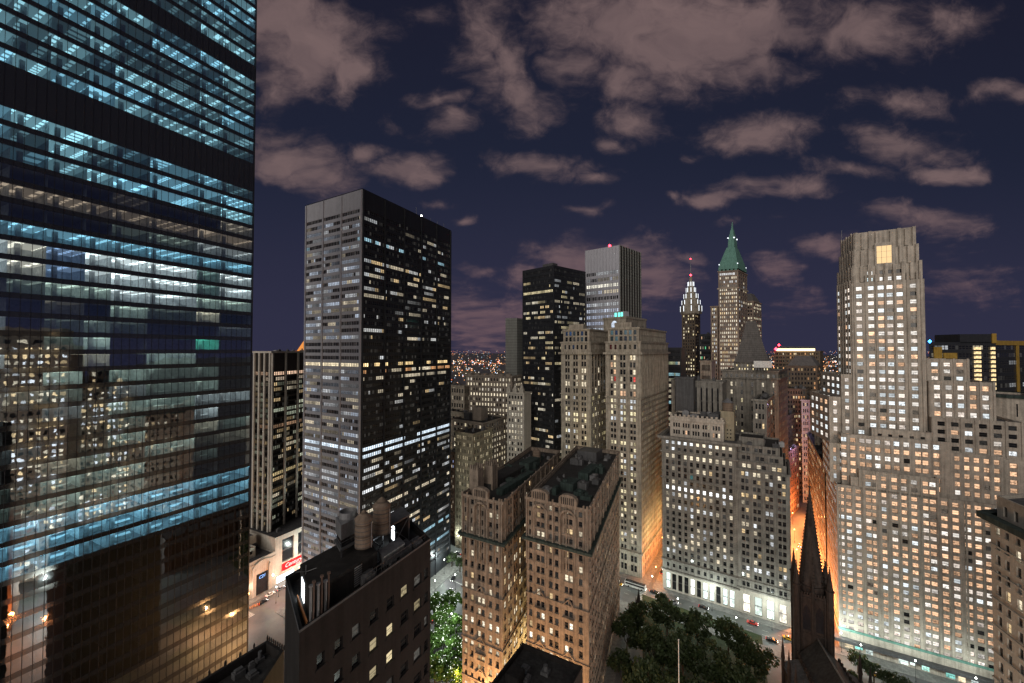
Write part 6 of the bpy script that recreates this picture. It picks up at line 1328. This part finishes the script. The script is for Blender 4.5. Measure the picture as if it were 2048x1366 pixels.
for k, (t_, o) in enumerate(((-4, 9), (10, 12), (24, 9))): p = wl(t_, o); lamp(p[0], p[1], 'o', 'orange lamp on the street along the cream store', 'orange lamps along the store', 4500)
for k, t_ in enumerate((14, 40)):
    p = along(along(s0, sd_, -4.0), Vector((.60, .80)), t_); lamp(p[0], p[1], 'y', 'tall yellow lamp in the side street beside the limestone wings', 'yellow lamps of the side street', 7000, 22)
crng = random.Random(8)
for k, (t_, o, pt_, lb) in enumerate(((-22, 10.5, 'yellow_paint', 'yellow taxi on the avenue nearest the gothic block'), (8, 11, 'grey_paint', 'grey car on the avenue before the corniced block'), (22, 7, 'black_paint', 'black car parked at the kerb under the corniced block'), (33, 15, 'white_paint', 'white car on the avenue beyond the churchyard trees'), (44, 7, 'red_paint', 'red car parked at the kerb under the stepped building'), (52, 15.5, 'black_paint', 'black car on the avenue close to the church'), (68, 12, 'grey_paint', 'grey car on the avenue behind the church spire'))):
    p = ax(t_, o); car(p[0], p[1], av, pt_, lb, True, 'taxi' in lb)
for k, (t_, o, pt_, lb) in enumerate(((24, -3.5, 'black_paint', 'dark car in the near part of the orange street'), (84, 3, 'white_paint', 'white car far along the orange street, left lane'), (104, -2.5, 'yellow_paint', 'yellow taxi farthest along the orange street'), (126, 2.5, 'black_paint', 'dark car at the far bend of the orange street'))):
    p = along(along(ws, back, t_), Vector((.8365, -.548)), o); car(p[0], p[1], wa if o > 0 else wa + math.pi, pt_, lb, True, 'taxi' in lb)
for k in range(9): strip('crosswalk', ax(-9.5, 5.6 + k*1.5), ax(-6.5, 5.6 + k*1.5), .6, .007, 'road_paint'); strip('crosswalk', ax(64.5, 5.6 + k*1.5), ax(67.5, 5.6 + k*1.5), .6, .007, 'road_paint')
for k, (t_, o, pt_, lb) in enumerate(((10, -13, 'yellow_paint', 'yellow taxi by the trees below the skyscraper shopfronts'), (18, -16, 'white_paint', 'white car in front of the skyscraper shopfronts, near the church'), (26, -12, 'black_paint', 'black car in front of the skyscraper shopfronts'), (35, -15, 'red_paint', 'red car on the avenue below the skyscraper'), (44, -12.5, 'grey_paint', 'grey car at the far right of the avenue below the skyscraper'))):
    p = c1(t_, o); car(p[0], p[1], math.atan2(d1.y, d1.x), pt_, lb, True, 'taxi' in lb)
for k, (t_, o) in enumerate(((33, 13), (48, 11))): p = wl(t_, o); lamp(p[0], p[1], 'w', 'added white lamp between the cream store and the black tower, brightening the pier tower', 'added white lamps by the store', 16000, 12)  # lamps added to brighten the pier tower's dark right face
# a bus waiting at the head of the avenue
p = ax(-13, 8.5); t_ = thing('bus', (p[0], p[1], .006), 'white bus with dark roof waiting at the far end of the avenue', 'bus'); t_.rotation_euler = (0, 0, av)
def bch(nm, mb, mt_): o = bpy.data.objects.new(nm, mb.mesh(nm, mt_)); col.objects.link(o); o.parent = t_
mb = MB(); mb.prism([(-5.8, -1.2), (5.6, -1.2), (5.8, -.9), (5.8, .9), (5.6, 1.2), (-5.8, 1.2)], .35, 2.9); bch('body', mb, 'white_paint')
mb = MB(); mb.box(-5.6, 5.4, -1.15, 1.15, 2.902, 3.05); mb.box(-3, -1, -.8, .8, 3.06, 3.3); bch('roof', mb, 'black_paint')
for s_ in (-1, 1):
    mb = MB(); mb.box(-5.4, 5.2, min(s_*1.2, s_*1.23), max(s_*1.2, s_*1.23), 1.5, 2.5); bch('window', mb, 'black_paint')
    for a in (-3.6, 3.8): mb = MB(); mb.tube((a, s_*.95, .48), (a, s_*1.22, .48), .48, n=14); bch('wheel', mb, 'tyre')
    mb = MB(); mb.box(5.8, 5.84, s_*.75-.18, s_*.75+.18, .7, .95); bch('headlight', mb, 'headlight')
    mb = MB(); mb.box(-5.84, -5.8, s_*.85-.12, s_*.85+.12, .9, 1.2); bch('taillight', mb, 'taillight')
for k, (t_, o, pt_, lb) in enumerate(((-12, 12, 'yellow_paint', 'yellow taxi turning in the crossing below the store'), (-19, 15, 'red_paint', 'red car in the crossing nearest the spiked roof'), (20, 9, 'white_paint', 'white car leaving the crossing beside the red sign'))):
    p = wl(t_, o); car(p[0], p[1], math.atan2(wd.y, wd.x) + (.9 if k < 2 else 0), pt_, lb, True, 'taxi' in lb)
# ---- far city ------------------------------------------------------------------------------
rng = random.Random(99); fb, flt = MB(), [MB() for _ in range(4)]
for k in range(1500):
    D_ = 480 + 4200*rng.random()**1.6; x = rng.uniform(-.5, 1.35)*D_
    if D_ < 700 and -.25*D_ < x < -.13*D_: continue
    h = rng.uniform(6, 28) if D_ > 900 else rng.uniform(15, 62); s_ = rng.uniform(7, 22); fb.box(x-s_, x+s_, D_-s_*.7, D_+s_*.7, 0, h, c=None)
    for j in range(rng.randrange(2, 7)):
        q = flt[rng.choice((0, 0, 1, 1, 2, 3))]; a, z = x + rng.uniform(-s_, s_), rng.uniform(.2, 1)*h; w2 = rng.uniform(.35, .7)*D_/900; q.face([(a-w2, D_-s_*.7-.3, z-w2), (a+w2, D_-s_*.7-.3, z-w2), (a+w2, D_-s_*.7-.3, z+w2), (a-w2, D_-s_*.7-.3, z+w2)])
for k in range(2600):
    D_ = 750 + 9500*rng.random()**1.2; x = rng.uniform(-.6, 1.35)*D_; q = flt[rng.choice((0, 0, 0, 1, 1, 2, 3))]; q.octa((x, D_, rng.uniform(8, 45) if D_ < 6000 else rng.uniform(20, 120)), min(3.6, D_*rng.uniform(.00035, .0009)))
for k in range(26):
    D0, x0 = rng.uniform(900, 3200), rng.uniform(-.4, 1.2); x0 *= D0; an = rng.uniform(-.5, .9); q = flt[rng.choice((0, 0, 0, 1))]
    for j in range(46):
        x, y = x0 + math.sin(an)*j*26, D0 + math.cos(an)*j*26; q.octa((x, y, rng.uniform(9, 14)), .75 + y*.00022)
fb.build('far_city', 'brown_brick', kind='stuff')
for nm, mm, c, s_ in (('far_city_lights', 'fl_o', (1, .42, .16), 3.5), ('far_city_lights', 'fl_w', (1, .9, .75), 3.0), ('far_city_lights', 'fl_b', (.5, .7, 1), 3.0), ('far_city_lights', 'fl_r', (1, .18, .08), 3.)):
    glow(mm, c, s_, 'NONE'); flt[{'fl_o': 0, 'fl_w': 1, 'fl_b': 2, 'fl_r': 3}[mm]].build(nm, mm, kind='stuff')
# buildings right of the view, seen mirrored in the glass tower
for k, (x, y, wx, wy, h, mt, lb, p_) in enumerate(((165, 62, 30, 26, 112, 'limestone', 'pale stepped building seen mirrored in the lower part of the glass tower', .3), (104, -8, 26, 30, 92, 'beige_brick', 'tan brick block seen mirrored in the glass tower, beside the pale stepped building', .22), (140, 30, 34, 40, 138, 'beige_brick', 'beige tower seen mirrored at mid height in the glass tower', .3), (60, -40, 30, 30, 70, 'red_brown_brick', 'red brick block seen mirrored low in the glass tower', .2), (72, 38, 10, 10, 58, 'red_brown_brick', 'low brown block seen mirrored beneath the blue floors of the glass tower', .12))):
    B = Bld('office_building', lb, 'office building', (x, y), 140 + k); pl = [(x-wx/2, y+wy/2), (x-wx/2, y-wy/2), (x+wx/2, y-wy/2), (x+wx/2, y+wy/2)]
    B.tier(pl, 0, h, mt, {0: Spec(int(h/3.8), int(wy/3.2), 1, bf=.5, group='row', part='window_band', lit=lit(min(.7, p_*2), (WW, WARM, CW), (.8, 3.))), 1: Spec(int(h/3.8), int(wx/3.2), 1, bf=.5, group='row', part='window_band', lit=lit(p_))}, roof='roof_tar')
    if k in (0, 2): B.tier(offset(pl, -4), h-1, h + 10, mt, {0: Spec(2, 5, 1, group='row', part='window_band', lit=lit(.4))}, roof='roof_tar')
    B.finish()
for k, (x, y) in enumerate(((48, 58), (54, 20), (36, 4), (64, -8), (62, 44), (72, 22), (44, 36), (50, 46))): lamp(x, y, 'o', 'orange lamp on the street mirrored in the glass tower', 'orange lamps mirrored in the glass', 8000)
lamp(92, 66, 'w', 'added unseen white lamp that brightens the near grey stone building', 'added lamps below the near building', 45000, 14)  # unseen lamps, added to brighten the near building's face
lamp(84, 50, 'w', 'added unseen white lamp that brightens the near grey stone building', 'added lamps below the near building', 30000, 14)
